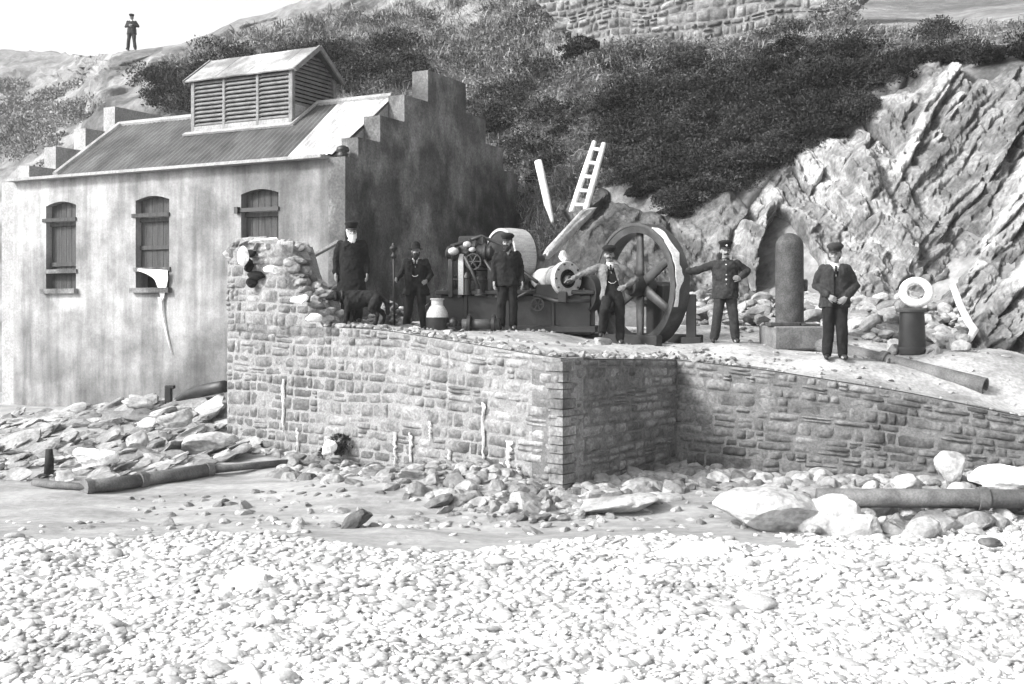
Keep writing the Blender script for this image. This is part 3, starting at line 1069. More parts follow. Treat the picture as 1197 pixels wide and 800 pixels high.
for k in range(120):
    s_ = rng.uniform(0, s1 * .66); Yw = 20 - 5 * s_
    o = rng.uniform(0, .5)
    z = max(2.0, bz(s_) - .16)
    add_rock(rb, (-5.12 + 5.78 * s_ + .65 * o, Yw + .756 * o, z + .02), rng.uniform(.12, .36, 3) * (1.2, 1, .7), rng, 2, 6)
obj('loose_rubble', rb, M['rubble'], parent=broot)
hm = MB()
for (px, py, sx, sz) in ((293, 296, .28, .14), (290, 310, .2, .3), (300, 322, .4, .18), (296, 330, .25, .2), (337, 334, .12, .07)):
    Yw = 19.45 + (293 - px) * .01
    add_rock(hm, W(px, py, Yw - .04), (sx, .25, sz), rng, 3, 8)
obj('dark_cavity', hm, M['void'], parent=broot)
for (px, py, sx, sz) in ((283, 300, .14, .36), (318, 316, .36, .16), (350, 350, .36, .14), (366, 372, .22, .16), (312, 281, .7, .08)):
    Yw = 19.2 - (px - 283) * .014
    hm = MB(); add_rock(hm, W(px, py, Yw - .02), (sx, .3, sz), rng, 3, 8)
    obj('white_stone', hm, M['whiterock'], parent=broot)

# ------------------------------------------------------------------ dry stone wall on the slope, top right
hw = thing('hill_wall', hill_at(800, 40), 'grey rubble stone retaining wall high on the slope', 'wall')
hp = [hill_at(640, 24), hill_at(735, 56), hill_at(830, 62), hill_at(985, 8)]
st, cr = MB(), MB()
bot = [(625, -6), (660, 28), (735, 54), (830, 62), (905, 42), (990, 4)]
ends = [(610, 34.2), (720, 32.3), (830, 30.9), (920, 29.9), (1010, 29.0)]
ends += [(1045, 28.7)]; bot += [(1045, -44)]
wpts = [((a - CX) * Ya / F, Ya) for a, Ya in ends]
wrun = Run(wpts)
def wpx(s_):
    p_, _ = wrun.at(s_); return CX + F * p_[0] / p_[1], p_[1]
def wzt(s_):
    a, Ya = wpx(s_); return EYE + (HZ + 45) * Ya / F
def wzb(s_):
    a, Ya = wpx(s_); return EYE + (HZ - np.interp(a, [p_[0] for p_ in bot], [p_[1] for p_ in bot]) - 6) * Ya / F
wlow = min(wzb(t) for t in np.linspace(0, 1, 60)) - .1
masonry(st, wpts, lambda s_: wlow, wzt, 15, rng, (.16, .5), .09, .03, .09, clip=True, zmin=wzb)
wall_core(cr, wpts, wzb, wzt, .8, 60)
obj('stone_facing', st, M['rubblewall'], parent=hw, smooth=True)
obj('wall_core', cr, M['cliffdark'], parent=hw)

# ------------------------------------------------------------------ pump house
U = np.array([-.887, .462]); VV = np.array([.462, .887]); C0 = np.array([-3.6, 24.0])


def BP(t, w_, z):
    p_ = C0 + U * t + VV * w_
    return np.array([p_[0], p_[1], z])


EAVE, RIDGE, WC, LEN = 5.75, 7.48, 2.5, 10.98
RB = np.stack([np.append(U, 0), np.append(VV, 0), (0, 0, 1)], 1)
house = thing('pump_house', BP(5.8, 4.3, 0), 'limewashed house with stepped gables and a louvred roof ventilator', 'building')
wins = [(1.82, 2.9), (5.1, 6.19), (8.23, 9.31)]


def wshape(t0, t1, zb=2.98, zs=5.08, rise=.10):
    o = [(t0, zb), (t1, zb), (t1, zs)]
    for k in range(1, 8):
        f_ = k / 8
        o.append((t1 + (t0 - t1) * f_, zs + rise * math.sin(math.pi * f_)))
    return o + [(t0, zs)]


fw = MB()
fw.poly([(.45, -.6), (LEN - .45, -.6), (LEN - .45, EAVE), (.45, EAVE)], [wshape(*q_) for q_ in wins], lambda a, b, d: BP(a, d, b), 0, .42)
obj('front_wall', fw, M['plaster'], parent=house)
bwl = MB(); bwl.poly([(.45, -.6), (LEN - .45, -.6), (LEN - .45, EAVE), (.45, EAVE)], [], lambda a, b, d: BP(a, d, b), 8.2, 8.6)
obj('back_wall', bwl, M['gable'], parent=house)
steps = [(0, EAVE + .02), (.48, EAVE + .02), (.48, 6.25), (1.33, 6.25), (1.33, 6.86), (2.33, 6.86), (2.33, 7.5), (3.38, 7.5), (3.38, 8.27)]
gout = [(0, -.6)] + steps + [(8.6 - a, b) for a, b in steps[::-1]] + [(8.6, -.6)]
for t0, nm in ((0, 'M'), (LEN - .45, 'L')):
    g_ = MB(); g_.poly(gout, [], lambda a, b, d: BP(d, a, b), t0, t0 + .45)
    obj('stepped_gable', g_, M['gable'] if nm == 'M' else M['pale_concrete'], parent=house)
# formwork ledges and stains on the gable face
for z in (3.1, 4.9):
    gl = MB(); gl.box(BP(-.004, 4.3, z), (.02, 8.4, .03), RB)
    obj('string_course', gl, M['gable'], parent=house)
# corner pilaster and eave coping
cp = MB(); cp.box(BP(5.49, .0, EAVE + .035), (10.03, .5, .07), RB)
obj('eave_coping', cp, M['coping'], parent=house)
# roof: front slope, skewed left verge, pale sheets at the right end
def roofpt(t, w_, dz=0):
    f_ = w_ / WC
    z = EAVE + .02 + (RIDGE - EAVE) * (f_ if w_ <= WC else max(.25, 1 - (w_ - WC) / WC))
    return BP(t, w_, z + dz)


def sheets(t0e, t1e, t0r, t1r, corr, n, thick=.05, back=False):
    mb = MB()
    T, Wn = n, 10
    Gt = np.zeros((Wn + 1, T + 1, 3))
    for i in range(Wn + 1):
        f_ = i / Wn
        w_ = .12 + (WC - .12) * f_
        for j in range(T + 1):
            tt = (t0e + (t1e - t0e) * j / T) * (1 - f_) + (t0r + (t1r - t0r) * j / T) * f_
            Gt[i, j] = roofpt(tt, 2 * WC - w_ + .6 if back else w_, corr * (1 if j % 2 else 0) + (.012 if (j // 8) % 2 else 0))
    mb.grid(Gt)
    return mb


obj('roof_sheeting', sheets(1.7, 9.1, 2.03, 9.35, .022, 96), M['roof'], parent=house)
obj('pale_roof_sheeting', sheets(.45, 1.7, .45, 2.03, .025, 18), M['roofpale'], parent=house)
obj('roof_sheeting', sheets(.45, 9.1, .45, 9.35, .025, 80, back=True), M['roof'], parent=house)
vg = MB()
Va = []
for dz in (-.25, 0):
    Va += [BP(9.05, .1, EAVE + dz), BP(10.53, .1, EAVE + dz), BP(10.53, 8.2, EAVE + 1.0 + dz), BP(9.05, 8.2, EAVE + 1.0 + dz)]
vg.add(Va, [(0, 1, 2, 3), (7, 6, 5, 4), (0, 1, 5, 4), (1, 2, 6, 5), (2, 3, 7, 6), (3, 0, 4, 7)])
obj('valley_slab', vg, M['pale_concrete'], parent=house)
fd = MB(); fd.box(BP(4.7, 6.6, EAVE + .3), (8.8, 3.3, .3), RB)
obj('roof_deck', fd, M['roof'], parent=house)
re_ = MB(); re_.poly([(.15, EAVE - .1), (2 * WC, EAVE - .1), (2 * WC, EAVE + .45), (WC, RIDGE - .06), (.15, EAVE)], [], lambda a, b, d: BP(d, a, b), 9.02, 9.16)
obj('roof_end_board', re_, M['timber'], parent=house)
ib = MB(); ib.poly([(.15, EAVE - .1), (2 * WC, EAVE - .1), (2 * WC, EAVE + .45), (WC, RIDGE - .06), (.15, EAVE - .02)], [], lambda a, b, d: BP(d, a, b), .46, .56)
obj('roof_end_board', ib, M['pale_concrete'], parent=house)
vr = MB(); vr.tube([roofpt(9.12, .12, .04), roofpt(9.37, WC, .04)], .085, 8)
obj('verge_flashing', vr, M['roofpale'], parent=house)
for a_, b_ in ((.45, 2.65), (6.1, 9.4)):
    rc = MB(); rc.tube([roofpt(a_, WC, .03), roofpt(b_, WC, .03)], .085, 8); obj('ridge_capping', rc, M['coping'], parent=house)
kn = MB(); pk = BP(.25, .25, EAVE + .02)
kn.lathe([(.12, 0), (.13, .1), (.09, .12), (.15, .16), (.13, .24), (.05, .28)], pk, n=12)
obj('roof_vent', kn, M['iron'], parent=house, smooth=True)

# windows: closed board shutters behind deep reveals
for k, (a, b) in enumerate(wins):
    sh = MB(); z0 = 2.98
    nb = 6
    for i in range(nb):
        ta, tb = a + (b - a) * i / nb + .006, a + (b - a) * (i + 1) / nb - .006
        zs = 5.08 + .10 * math.sin(math.pi * (i + .5) / nb)
        lowz = z0 + (.42 if k < 2 else .0)
        sh.box(BP((ta + tb) / 2, .20, (lowz + zs) / 2), (tb - ta, .04, zs - lowz), RB)
    so = obj('shutter', sh, M['shutter'], parent=house)
    for z in (4.62, 3.95 if k < 2 else 3.6):
        br = MB(); br.box(BP((a + b) / 2, .15, z), (b - a - .02, .05, .1), RB)
        obj('batten', br, M['shutter'], parent=so)
    bar = MB(); bar.box(BP((a + b) / 2 + .04, -.01, 4.72), (b - a + .12, .06, .09), RB)
    if k == 0: bar.box(BP(b + .08, -.045, 4.72), (.1, .1, .15), RB)
    obj('lintel_bar', bar, M['shutter' if k else 'iron'], parent=so)
    si = MB(); si.box(BP((a + b) / 2, .1, z0 - .06), (b - a + .16, .46, .12), RB)
    obj('window_sill', si, M['gable'], parent=house)
    if k < 2 or True:
        vd = MB(); vd.box(BP((a + b) / 2, .41, 4.1), (b - a + .1, .03, 2.5), RB)
        obj('dark_opening', vd, M['void'], parent=house)
    if k:
        rl = MB(); rl.box(BP((a + b) / 2, .06, 3.42), (b - a + .1, .2, .10), RB)
        obj('shutter_rail', rl, M['gable'], parent=so)
# limewash run on the gable face and patches at the wall foot
for (t, z0, z1, wd) in ((9.4, 1.15, .95, .4), (7.2, 1.0, .55, .26), (6.6, .95, .8, .2), (6.1, .9, .66, .14), (4.75, 1.35, .9, .15)):
    A_, B_ = BP(LEN, 0, 0)[:2], BP(0, 0, 0)[:2]
    drip(house, 1 - t / LEN, z0, z1, wd, A_, B_, .02, 'limewash_patch')
A_, B_ = BP(0, 0, 0)[:2], BP(0, 8.6, 0)[:2]
for (w_, z0, z1, wd) in ((.95, 5.62, 5.05, .07), (1.0, 5.0, 4.5, .06)):
    drip(house, w_ / 8.6, z0, z1, wd, A_, B_, .02, 'limewash_run')

# ventilator on the ridge
t0, t1, w0, w1 = 2.75, 5.97, 1.64, 3.40
ze, za = 8.25, 8.90
vent = obj('roof_ventilator', MB().box(BP((t0 + t1) / 2, 2.52, 7.3), (t1 - t0 - .3, w1 - w0 - .3, 1.8), RB), M['void'], parent=house)
for t in (t0 + .05, t1 - .05, t0 + (t1 - t0) / 3, t0 + 2 * (t1 - t0) / 3):
    for w_ in (w0 + .05, w1 - .05):
        pst = MB(); pst.bbox(BP(t, w_, (6.8 + ze) / 2), (.12 if t in (t0 + .05, t1 - .05) else .09, .12, ze - 6.8), RB, .01)
        obj('corner_post', pst, M['timber'], parent=vent)
RT = lambda a: RB @ np.array(Matrix.Rotation(a, 3, 'X'))
nsl = 11
for k in range(nsl):
    z = 7.1 + k * (ze - 7.1) / nsl
    for w_, sg in ((w0 + .04, 1), (w1 - .04, -1)):
        s_ = MB(); s_.box(BP((t0 + t1) / 2, w_, z + .03), (t1 - t0 - .12, .10, .03), RT(sg * .75))
        obj('louvre_slat', s_, M['louvre'], parent=vent)
nz = 13
for k in range(nz):
    z = 7.46 + k * (za - .12 - 7.46) / nz
    half = (w1 - w0) / 2 - .06 if z < ze else max(.08, ((w1 - w0) / 2 + .06) * (za - z) / (za - ze) - .06)
    for t, sg in ((t0 + .04, 1), (t1 - .04, -1)):
        s_ = MB(); s_.box(BP(t, 2.52, z), (.10, half * 2, .03), RB @ np.array(Matrix.Rotation(-sg * .75, 3, 'Y')))
        obj('gable_slat', s_, M['louvre'], parent=vent)
for ta, tb in ((t0 + .01, t0 + .05), (t1 - .05, t1 - .01)):
    ap = MB(); ap.poly([(w0 + .11, 6.8), (w1 - .11, 6.8), (w1 - .11, 7.42), (w0 + .11, 7.42)], [], lambda a, b, d: BP(d, a, b), ta, tb)
    obj('apron_board', ap, M['pale_concrete'], parent=vent)
ap = MB(); ap.box(BP((t0 + t1) / 2, w0 - .10, roofpt(4, w0 - .10)[2] + .06), (t1 - t0 + .3, .14, .05), RT(.6))
ap.box(BP((t0 + t1) / 2, w0 + .02, 7.0), (t1 - t0, .05, .16), RB)
obj('lead_apron', ap, M['coping'], parent=vent)
ap = MB()
a_, b_ = BP(t0 - .1, w0 - .15, roofpt(4, w0 - .15)[2] + .06), BP(t0 - .1, WC, RIDGE + .08)
ap.tube([a_, b_], .05, 6)
obj('lead_flashing', ap, M['coping'], parent=vent)
slope = math.atan2(za - ze, (w1 - w0) / 2)
for sg in (1, -1):
    mbp = MB()
    wm = 2.52 - sg * .49
    n_s = 7
    for i in range(n_s):
        ta, tb = t0 - .14 + (t1 - t0 + .28) * i / n_s, t0 - .14 + (t1 - t0 + .28) * (i + 1) / n_s
        mbp.box(BP((ta + tb) / 2, wm, (ze + za) / 2 + .0 + .006 * (i % 2)), (tb - ta - .004, 1.20, .035), RT(sg * slope))
    obj('ventilator_roof', mbp, M['ventroof'] if sg > 0 else M['roof'], parent=vent)
    for t in (t0 - .16, t1 + .16):
        bb = MB(); bb.box(BP(t, wm, (ze + za) / 2 - .01), (.05, 1.22, .11), RT(sg * slope))
        obj('barge_board', bb, M['timber'], parent=vent)

# rag hanging from the middle window
rg = MB()
Gr = np.zeros((14, 9, 3))
for i in range(14):
    for j in range(9):
        f_, g_ = i / 13, j / 8
        t = 6.0 - g_ * .95 if f_ < .25 else (6.0 - g_ * .95) * (1 - (f_ - .25) / .75) + (5.35 - g_ * .08) * ((f_ - .25) / .75)
        Gr[i, j] = BP(t, -.10 - .03 * math.sin(g_ * 9 + f_ * 3), 3.44 - .05 * g_ - f_ * (.2 + .6 * g_))
rg.grid(Gr)
ro = obj('hanging_rag', rg, M['rag'], 'white rag hung over the rail of the middle window', 'rag', smooth=True)
tl = MB(); tl.tube([BP(5.3, -.09, 2.75), BP(5.27, -.06, 2.4), BP(5.15, -.04, 1.9), BP(4.98, -.04, 1.4)], [.05, .03, .022, .01], 6)
obj('rag_tail', tl, M['rag'], parent=ro, smooth=True)

# ------------------------------------------------------------------ engine group on the platform
Ax = np.array([.83, .56, 0]); Ax /= np.linalg.norm(Ax)
Bx = np.array([.56, -.83, 0]); Bx /= np.linalg.norm(Bx)
eng = thing('winding_engine', (0.1, 20.4, zp(.1, 20.4)), 'black horizontal engine with belt drum and cylinder on a long iron bed', 'engine')
ed = np.array([.985, -.17, 0]); ed /= np.linalg.norm(ed); en = np.array([-ed[1], ed[0], 0])
RE = np.stack([ed, en, (0, 0, 1)], 1)
zb0 = zp(0.1, 20.2)
bc = np.array([0.12, 20.45, 0])
bed = MB(); bed.bbox(bc + (0, 0, zb0 + .28), (2.75, .85, .72), RE, .02)
bed.bbox(bc + (0, 0, zb0 + .68), (2.9, .98, .08), RE, .015)
bed.bbox(bc + (0, 0, zb0 + .02), (2.95, 1.05, .12), RE, .015)
obj('engine_bed', bed, M['iron'], parent=eng)
# belt drum
dc = W(584, 301, 20.6)
dr = MB(); R_, wd = .54, .46
dr.lathe([(R_ - .05, 0), (R_, .0), (R_ + .012, wd * .5), (R_, wd), (R_ - .05, wd)], dc, Ax, 40, closed=True)
drum = obj('belt_drum', dr, M['steel'], parent=eng, smooth=False); auto_smooth(drum)
dd = MB(); dd.lathe([(.02, 0.02), (R_ - .04, .02), (R_ - .04, .06), (.02, .06)], dc, Ax, 40, closed=True)
dd.lathe([(.02, -.15), (.11, -.15), (.11, .3), (.02, .3)], dc, Ax, 16, closed=True)
obj('drum_web', dd, M['iron'], parent=drum)
rgm = MB()
for off in (.17, .33):
    rgm.lathe([(R_ + .006, off), (R_ + .016, off + .008), (R_ + .006, off + .016)], dc, Ax, 40)
sf = MB(); sf.tube([dc - Ax * .7, dc + Ax * 1.0], .055, 12)
obj('drive_shaft', sf, M['irongrey'], parent=eng, smooth=True)
for o_ in (-.35, .75):
    c_ = dc + Ax * o_
    pdl = MB(); pdl.bbox((c_[0], c_[1], (c_[2] + zb0 + .6) / 2 - .02), (.14, .3, c_[2] - zb0 - .55), RE, .02)
    pdl.ell(c_, (.13, .13, .14), 2)
    obj('shaft_pedestal', pdl, M['iron'], parent=eng)
# cylinder
cc_ = W(664, 326, 19.75); bk = -Bx
cy = MB()
cy.lathe([(.16, .12), (.17, 0), (.30, 0), (.31, .02), (.31, .10), (.235, .13), (.225, .35), (.245, .36), (.245, .42), (.22, .43), (.205, .8), (.15, .95), (.10, 1.0), (.06, 1.02)], cc_, bk, 32)
cyl = obj('cylinder', cy, M['ironpale'], parent=eng); auto_smooth(cyl)
bo = MB(); bo.lathe([(.02, .03), (.165, .03), (.165, -.004), (.14, -.008), (.14, .1), (.02, .1)], cc_, bk, 24)
obj('cylinder_bore', bo, M['void'], parent=cyl)
bo = MB(); bo.lathe([(.02, -.10), (.07, -.10), (.085, -.02), (.085, .1), (.02, .1)], cc_ + (-.01, 0, -.02), bk, 16)
obj('piston_head', bo, M['irongrey'], parent=cyl)
a_ = np.array([0, 0, 1.0])
for k in range(10):
    th = 2 * math.pi * k / 10
    p_ = cc_ + .265 * (math.cos(th) * Ax + math.sin(th) * a_)
    bt = MB(); bt.lathe([(.02, -.02), (.02, .02)], p_, bk, 6)
    obj('flange_bolt', bt, M['irongrey'], parent=cyl)
sad = MB(); sad.bbox(cc_ + bk * .5 - (0, 0, .24), (.5, .7, .28), RE, .03)
sad.bbox(cc_ + bk * .12 - (0, 0, .33), (.16, .5, .2), RE, .02)
obj('cylinder_saddle', sad, M['iron'], parent=eng)
# dark pulley beside the cylinder
pc = W(683, 343, 19.9)
pu = MB(); pu.lathe([(.30, 0), (.34, 0), (.34, .16), (.30, .16)], pc, Ax, 32, closed=True)
pu.lathe([(.04, .05), (.31, .05), (.31, .09), (.04, .09)], pc, Ax, 32, closed=True)
pu.lathe([(.02, -.1), (.07, -.1), (.07, .25), (.02, .25)], pc, Ax, 12, closed=True)
o = obj('pulley', pu, M['iron'], parent=eng); auto_smooth(o)
# frame and valve gear at the left
fr = MB()
yF = 20.15
for px in (527, 538, 573):
    a_, b_ = W(px, 298, yF), W(px, 348, yF)
    fr.bbox((a_ + b_) / 2, (.085, .1, a_[2] - b_[2]), RE, .01)
a_, b_ = W(527, 327, yF - .03), W(590, 328, yF - .03)
fr.tube([a_, b_], .022, 8)
a_, b_ = W(522, 296, yF), W(582, 297, yF)
fr.tube([a_, b_], .06, 8)
obj('engine_frame', fr, M['irongrey'], parent=eng)
fp = MB(); a_, b_ = W(539, 297, yF - .08), W(539, 345, yF - .08)
fp.bbox((a_ + b_) / 2, (.10, .05, a_[2] - b_[2]), RE, .01)
obj('frame_post', fp, M['ironpale'], parent=eng)
vg_ = MB()
for (px, py, rr, dy) in ((530, 296, .12, 0), (548, 292, .16, .1), (558, 300, .15, .1), (566, 296, .14, 0), (548, 312, .17, .15), (562, 316, .16, .2), (531, 330, .1, .1)):
    c_ = W(px, py, yF + dy)
    vg_.lathe([(rr * .5, -rr * 1.2), (rr, -rr * .9), (rr, -.02), (rr * 1.25, 0), (rr * 1.25, .04), (rr, .06), (rr, rr * .9), (rr * .4, rr * 1.3)], c_, ed if dy < .12 else (0, 0, 1), 14)
vg_.tube([W(527, 288, yF), W(545, 283, yF), W(560, 286, yF + .1), W(575, 292, yF + .2)], .035, 8)
vg_.bbox(W(553, 284, yF + .4), (.5, .3, .24), RE, .03)
o = obj('valve_gear', vg_, M['iron'], parent=eng); auto_smooth(o)
for (px, py, rr) in ((530, 294, .075), (546, 286, .06), (552, 292, .05)):
    vb = MB(); vb.ell(W(px, py, yF - .14), (rr * 1.3, rr, rr), 2)
    obj('oil_cup', vb, M['ironpale'], parent=eng, smooth=True)

for (pts_e, r_) in (([W(548, 282, 20.3), W(562, 276, 20.4), W(590, 288, 20.5), W(612, 318, 20.3), W(628, 330, 20.1)], .03),
                    ([W(543, 300, 20.0), W(552, 318, 19.95), W(560, 338, 19.95)], .028), ([W(566, 304, 20.0), W(578, 322, 19.95), W(586, 344, 19.9)], .024),
                    ([W(624, 345, 19.9), W(650, 352, 19.7), W(690, 352, 19.7)], .03), ([W(600, 350, 20.0), W(620, 340, 19.9), W(640, 338, 19.9)], .022)):
    q_ = MB(); q_.tube(pts_e, r_, 10); obj('feed_pipe', q_, M['irongrey'], parent=eng, smooth=True)
for (px, py, yy, r_) in ((553, 306, 19.98, .15), (628, 356, 19.75, .12)):
    q_ = MB(); c_ = W(px, py, yy); q_.lathe([(r_ - .02, -.012), (r_, -.012), (r_, .012), (r_ - .02, .012)], c_, en, 24, closed=True)
    for k in range(3):
        d_ = ed * math.cos(k * 1.047) + np.array([0, 0, 1.0]) * math.sin(k * 1.047); q_.tube([c_ - d_ * r_, c_ + d_ * r_], .012, 6)
    obj('hand_wheel', q_, M['irongrey'], parent=eng)
for (px, y0, y1, r_) in ((546, 318, 345, .07), (562, 322, 346, .09), (582, 336, 348, .06), (612, 336, 348, .07)):
    q_ = MB(); a_, b_ = W(px, y1, 20.1), W(px, y0, 20.1); h_ = b_[2] - a_[2]
    q_.lathe([(r_ * 1.3, 0), (r_ * 1.3, .03), (r_, .04), (r_, h_ * .7), (r_ * 1.2, h_ * .72), (r_ * 1.2, h_ * .8), (r_ * .5, h_)], a_, n=16); o = obj('valve_chest', q_, M['iron'], parent=eng); auto_smooth(o)
q_ = MB(); q_.tube([W(604, 352, 19.85), W(600, 330, 19.8), W(603, 312, 19.75)], .016, 8); q_.ell(W(603, 311, 19.75), (.03, .03, .035), 2); obj('lever', q_, M['irongrey'], parent=eng, smooth=True)
for k in range(9):
    q_ = MB(); q_.lathe([(.028, 0), (.028, .03)], bc + ed * (-1.3 + .32 * k) - en * .44 + (0, 0, zb0 + .72), n=6); obj('bed_bolt', q_, M['irongrey'], parent=eng)
for x_ in (-.9, -.1, .7):
    q_ = MB(); q_.bbox(bc + ed * x_ - en * .43 + (0, 0, zb0 + .34), (.07, .06, .58), RE, .01); obj('bed_rib', q_, M['iron'], parent=eng)

# flywheel, separate on its own pedestals
fc = W(740, 334, 19.6)
fly = thing('flywheel', (fc[0], fc[1], fc[2] - 1.1), 'tall black spoked flywheel streaked with white beside the man in the light jacket', 'flywheel')
RM, wd = 1.10, .33
rm = MB(); rm.lathe([(RM - .17, .03), (RM - .05, 0), (RM, 0), (RM, wd), (RM - .05, wd), (RM - .17, wd - .03)], fc, Ax, 64, closed=True)
o = obj('rim', rm, M['irongrey'], parent=fly); auto_smooth(o, 30)
rr_ = MB(); rr_.lathe([(RM - .05, -.012), (RM + .0, -.012), (RM + .0, .02), (RM - .05, .02)], fc, Ax, 64, closed=True)
o2 = obj('rim_flange', rr_, M['irongrey'], parent=fly); auto_smooth(o2)
hubm = MB(); hubm.lathe([(.05, -.08), (.17, -.08), (.2, 0), (.2, .33), (.17, .41), (.05, .41)], fc, Ax, 20, closed=True)
o = obj('hub', hubm, M['iron'], parent=fly); auto_smooth(o)
for k in range(6):
    th = math.pi / 2 + 2 * math.pi * k / 6
    dv = math.cos(th) * Bx + math.sin(th) * np.array([0, 0, 1.0])
    tv = np.cross(Ax, dv)
    sp = MB()
    rings = []
    for f_ in np.linspace(.15, .96, 6):
        c_ = fc + Ax * wd / 2 + dv * f_
        rings.append((c_, tv * (.105 - .03 * f_), Ax * (.055 - .01 * f_)))
    sp.loft(rings, 10)
    obj('spoke', sp, M['irongrey'], parent=fly, smooth=True)
shf = MB(); shf.tube([fc - Ax * .45, fc + Ax * .9], .075, 12)
obj('axle', shf, M['irongrey'], parent=fly, smooth=True)
sup = MB()
for o_ in (.62,):
    c_ = fc + Ax * o_
    sup.bbox((c_[0], c_[1], (c_[2] + 1.85) / 2), (.25, .5, c_[2] - 1.8), np.stack([Ax, -Bx, (0, 0, 1)], 1), .03)
c_ = fc + Ax * .15
for o_ in (-.32, .62):
    c_ = fc + Ax * o_
    sup.bbox((c_[0], c_[1], 1.92), (.16, 2.1, .24), np.stack([Ax, -Bx, (0, 0, 1)], 1), .02)
obj('bearing_stand', sup, M['iron'], parent=fly)
# white streak laid along the tread
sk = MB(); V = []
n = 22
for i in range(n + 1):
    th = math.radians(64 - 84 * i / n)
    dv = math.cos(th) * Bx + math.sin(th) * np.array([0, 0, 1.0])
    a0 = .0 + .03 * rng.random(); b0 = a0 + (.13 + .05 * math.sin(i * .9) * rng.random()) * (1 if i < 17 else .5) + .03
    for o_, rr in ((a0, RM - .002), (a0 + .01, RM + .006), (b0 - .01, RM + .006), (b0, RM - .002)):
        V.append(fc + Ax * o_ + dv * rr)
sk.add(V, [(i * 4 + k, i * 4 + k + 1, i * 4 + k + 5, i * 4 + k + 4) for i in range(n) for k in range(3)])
obj('white_streak', sk, M['white'], parent=fly)

# dark upright post right of the flywheel
pb = W(808, 402, 19.0); pb[2] = zp(pb[0], pb[1])
po = thing('iron_post', pb, 'short dark square post just right of the flywheel', 'post')
q_ = MB(); q_.bbox(pb + (0, 0, .42), (.17, .17, .86), RE, .015); obj('shaft', q_, M['iron'], parent=po)
q_ = MB(); q_.bbox(pb + (0, 0, .06), (.34, .3, .12), RE, .015); obj('foot_plate', q_, M['iron'], parent=po)

# cask with pale top
kb = W(511, 384, 19.4); kb[2] = zp(kb[0], kb[1])
ks = thing('water_can', kb, 'squat dark can with a pale shoulder and neck beside the bearded man in the bowler', 'can')
q_ = MB(); q_.lathe([(.16, 0), (.19, .03), (.2, .2), (.2, .24), (.02, .25)], kb, n=24); o = obj('body', q_, M['iron'], parent=ks); auto_smooth(o)
q_ = MB(); q_.lathe([(.195, .235), (.185, .32), (.13, .42), (.105, .45), (.105, .54), (.125, .55), (.125, .57), (.09, .57)], kb, n=24); o = obj('shoulder', q_, M['ironpale'], parent=ks); auto_smooth(o)
q_ = MB(); q_.tube([kb + (-.12, 0, .5), kb + (-.2, 0, .44), kb + (-.2, 0, .33)], .014, 6); obj('handle', q_, M['iron'], parent=ks, smooth=True)

# valve fittings lying along the platform edge
fb = W(562, 376, 19.3); fb[2] = zp(fb[0], fb[1])
ft = thing('pipe_fitting', fb, 'flanged length of pipe lying in front of the engine bed', 'pipe')
q_ = MB(); q_.tube([fb + (-.32, .03, .12), fb + (.32, -.05, .12)], .095, 14); obj('barrel', q_, M['irongrey'], parent=ft, smooth=True)
for x_ in (-.2, .22):
    q_ = MB(); q_.lathe([(.1, -.03), (.15, -.03), (.15, .03), (.1, .03)], fb + (x_, -.01, .12), (1, -.12, 0), 18); q_.bbox(fb + (x_, -.02, .24), (.05, .06, .12), None, .01)
    o = obj('flange', q_, M['iron'], parent=ft); auto_smooth(o)
q_ = MB(); q_.tube([fb + (-.32, .03, .12), fb + (-.5, .06, .14), fb + (-.62, .02, .1)], .04, 10); q_.ell(fb + (-.48, .03, .15), (.08, .08, .09), 2); obj('valve', q_, M['iron'], parent=ft, smooth=True)

# ladder, plank, white ring etc.
lb = [W(668, 248, 26.4), W(684, 248, 26.2)]; ltp = [W(695, 166, 27.2), W(706, 168, 27.0)]
lad = thing('ladder', (lb[0] + lb[1]) / 2, 'white ladder leaning up the slope above the engine', 'ladder')
for a_, b_ in zip(lb, ltp):
    q_ = MB(); q_.tube([a_, (a_ + b_) / 2, b_], [.07, .075, .06], 8); obj('side_rail', q_, M['white'], parent=lad, smooth=True)
for f_ in (.1, .3, .5, .7, .9):
    a_, b_ = lb[0] + (ltp[0] - lb[0]) * f_, lb[1] + (ltp[1] - lb[1]) * f_
    q_ = MB(); q_.tube([a_ - (b_ - a_) * .15, b_ + (b_ - a_) * .15], .045, 8); obj('rung', q_, M['white'], parent=lad, smooth=True)
q_ = MB(); q_.tube([W(629, 189, 28.0), W(634, 210, 27.8), W(640, 238, 27.5), W(646, 260, 27.2)], [.10, .10, .095, .04], 10)
obj('stake', q_, M['white'], 'white stake standing on the slope left of the ladder', 'stake', smooth=True)
q_ = MB(); add_rock(q_, W(676, 262, 26.6), (.24, .2, .34), rng, 3, 7); obj('rock', q_, M['whiterock'], 'small white rock at the foot of the ladder', 'rock', 'white rocks')
q_ = MB(); add_rock(q_, W(659, 300, 25.2), (.28, .22, .26), rng, 3, 7); obj('rock', q_, M['whiterock'], 'white rock on the slope above the engine cylinder', 'rock', 'white rocks')
# pale slab on the slope behind the cylinder
q_ = MB(); a_, b_ = W(642, 296, 24.6), W(694, 236, 26.2)
e1 = (b_ - a_) / np.linalg.norm(b_ - a_); nn = np.array([-.3, -.8, .5]); nn -= e1 * nn.dot(e1); nn /= np.linalg.norm(nn)
add_rock(q_, (a_ + b_) / 2, (np.linalg.norm(b_ - a_) * 1.15, .35, .26), rng, 3, 7, R=np.stack([e1, nn, np.cross(nn, e1)], 1), box=.4)
obj('rock_slab', q_, M['boulder'], 'long pale rock slab slanting up behind the engine cylinder', 'rock')

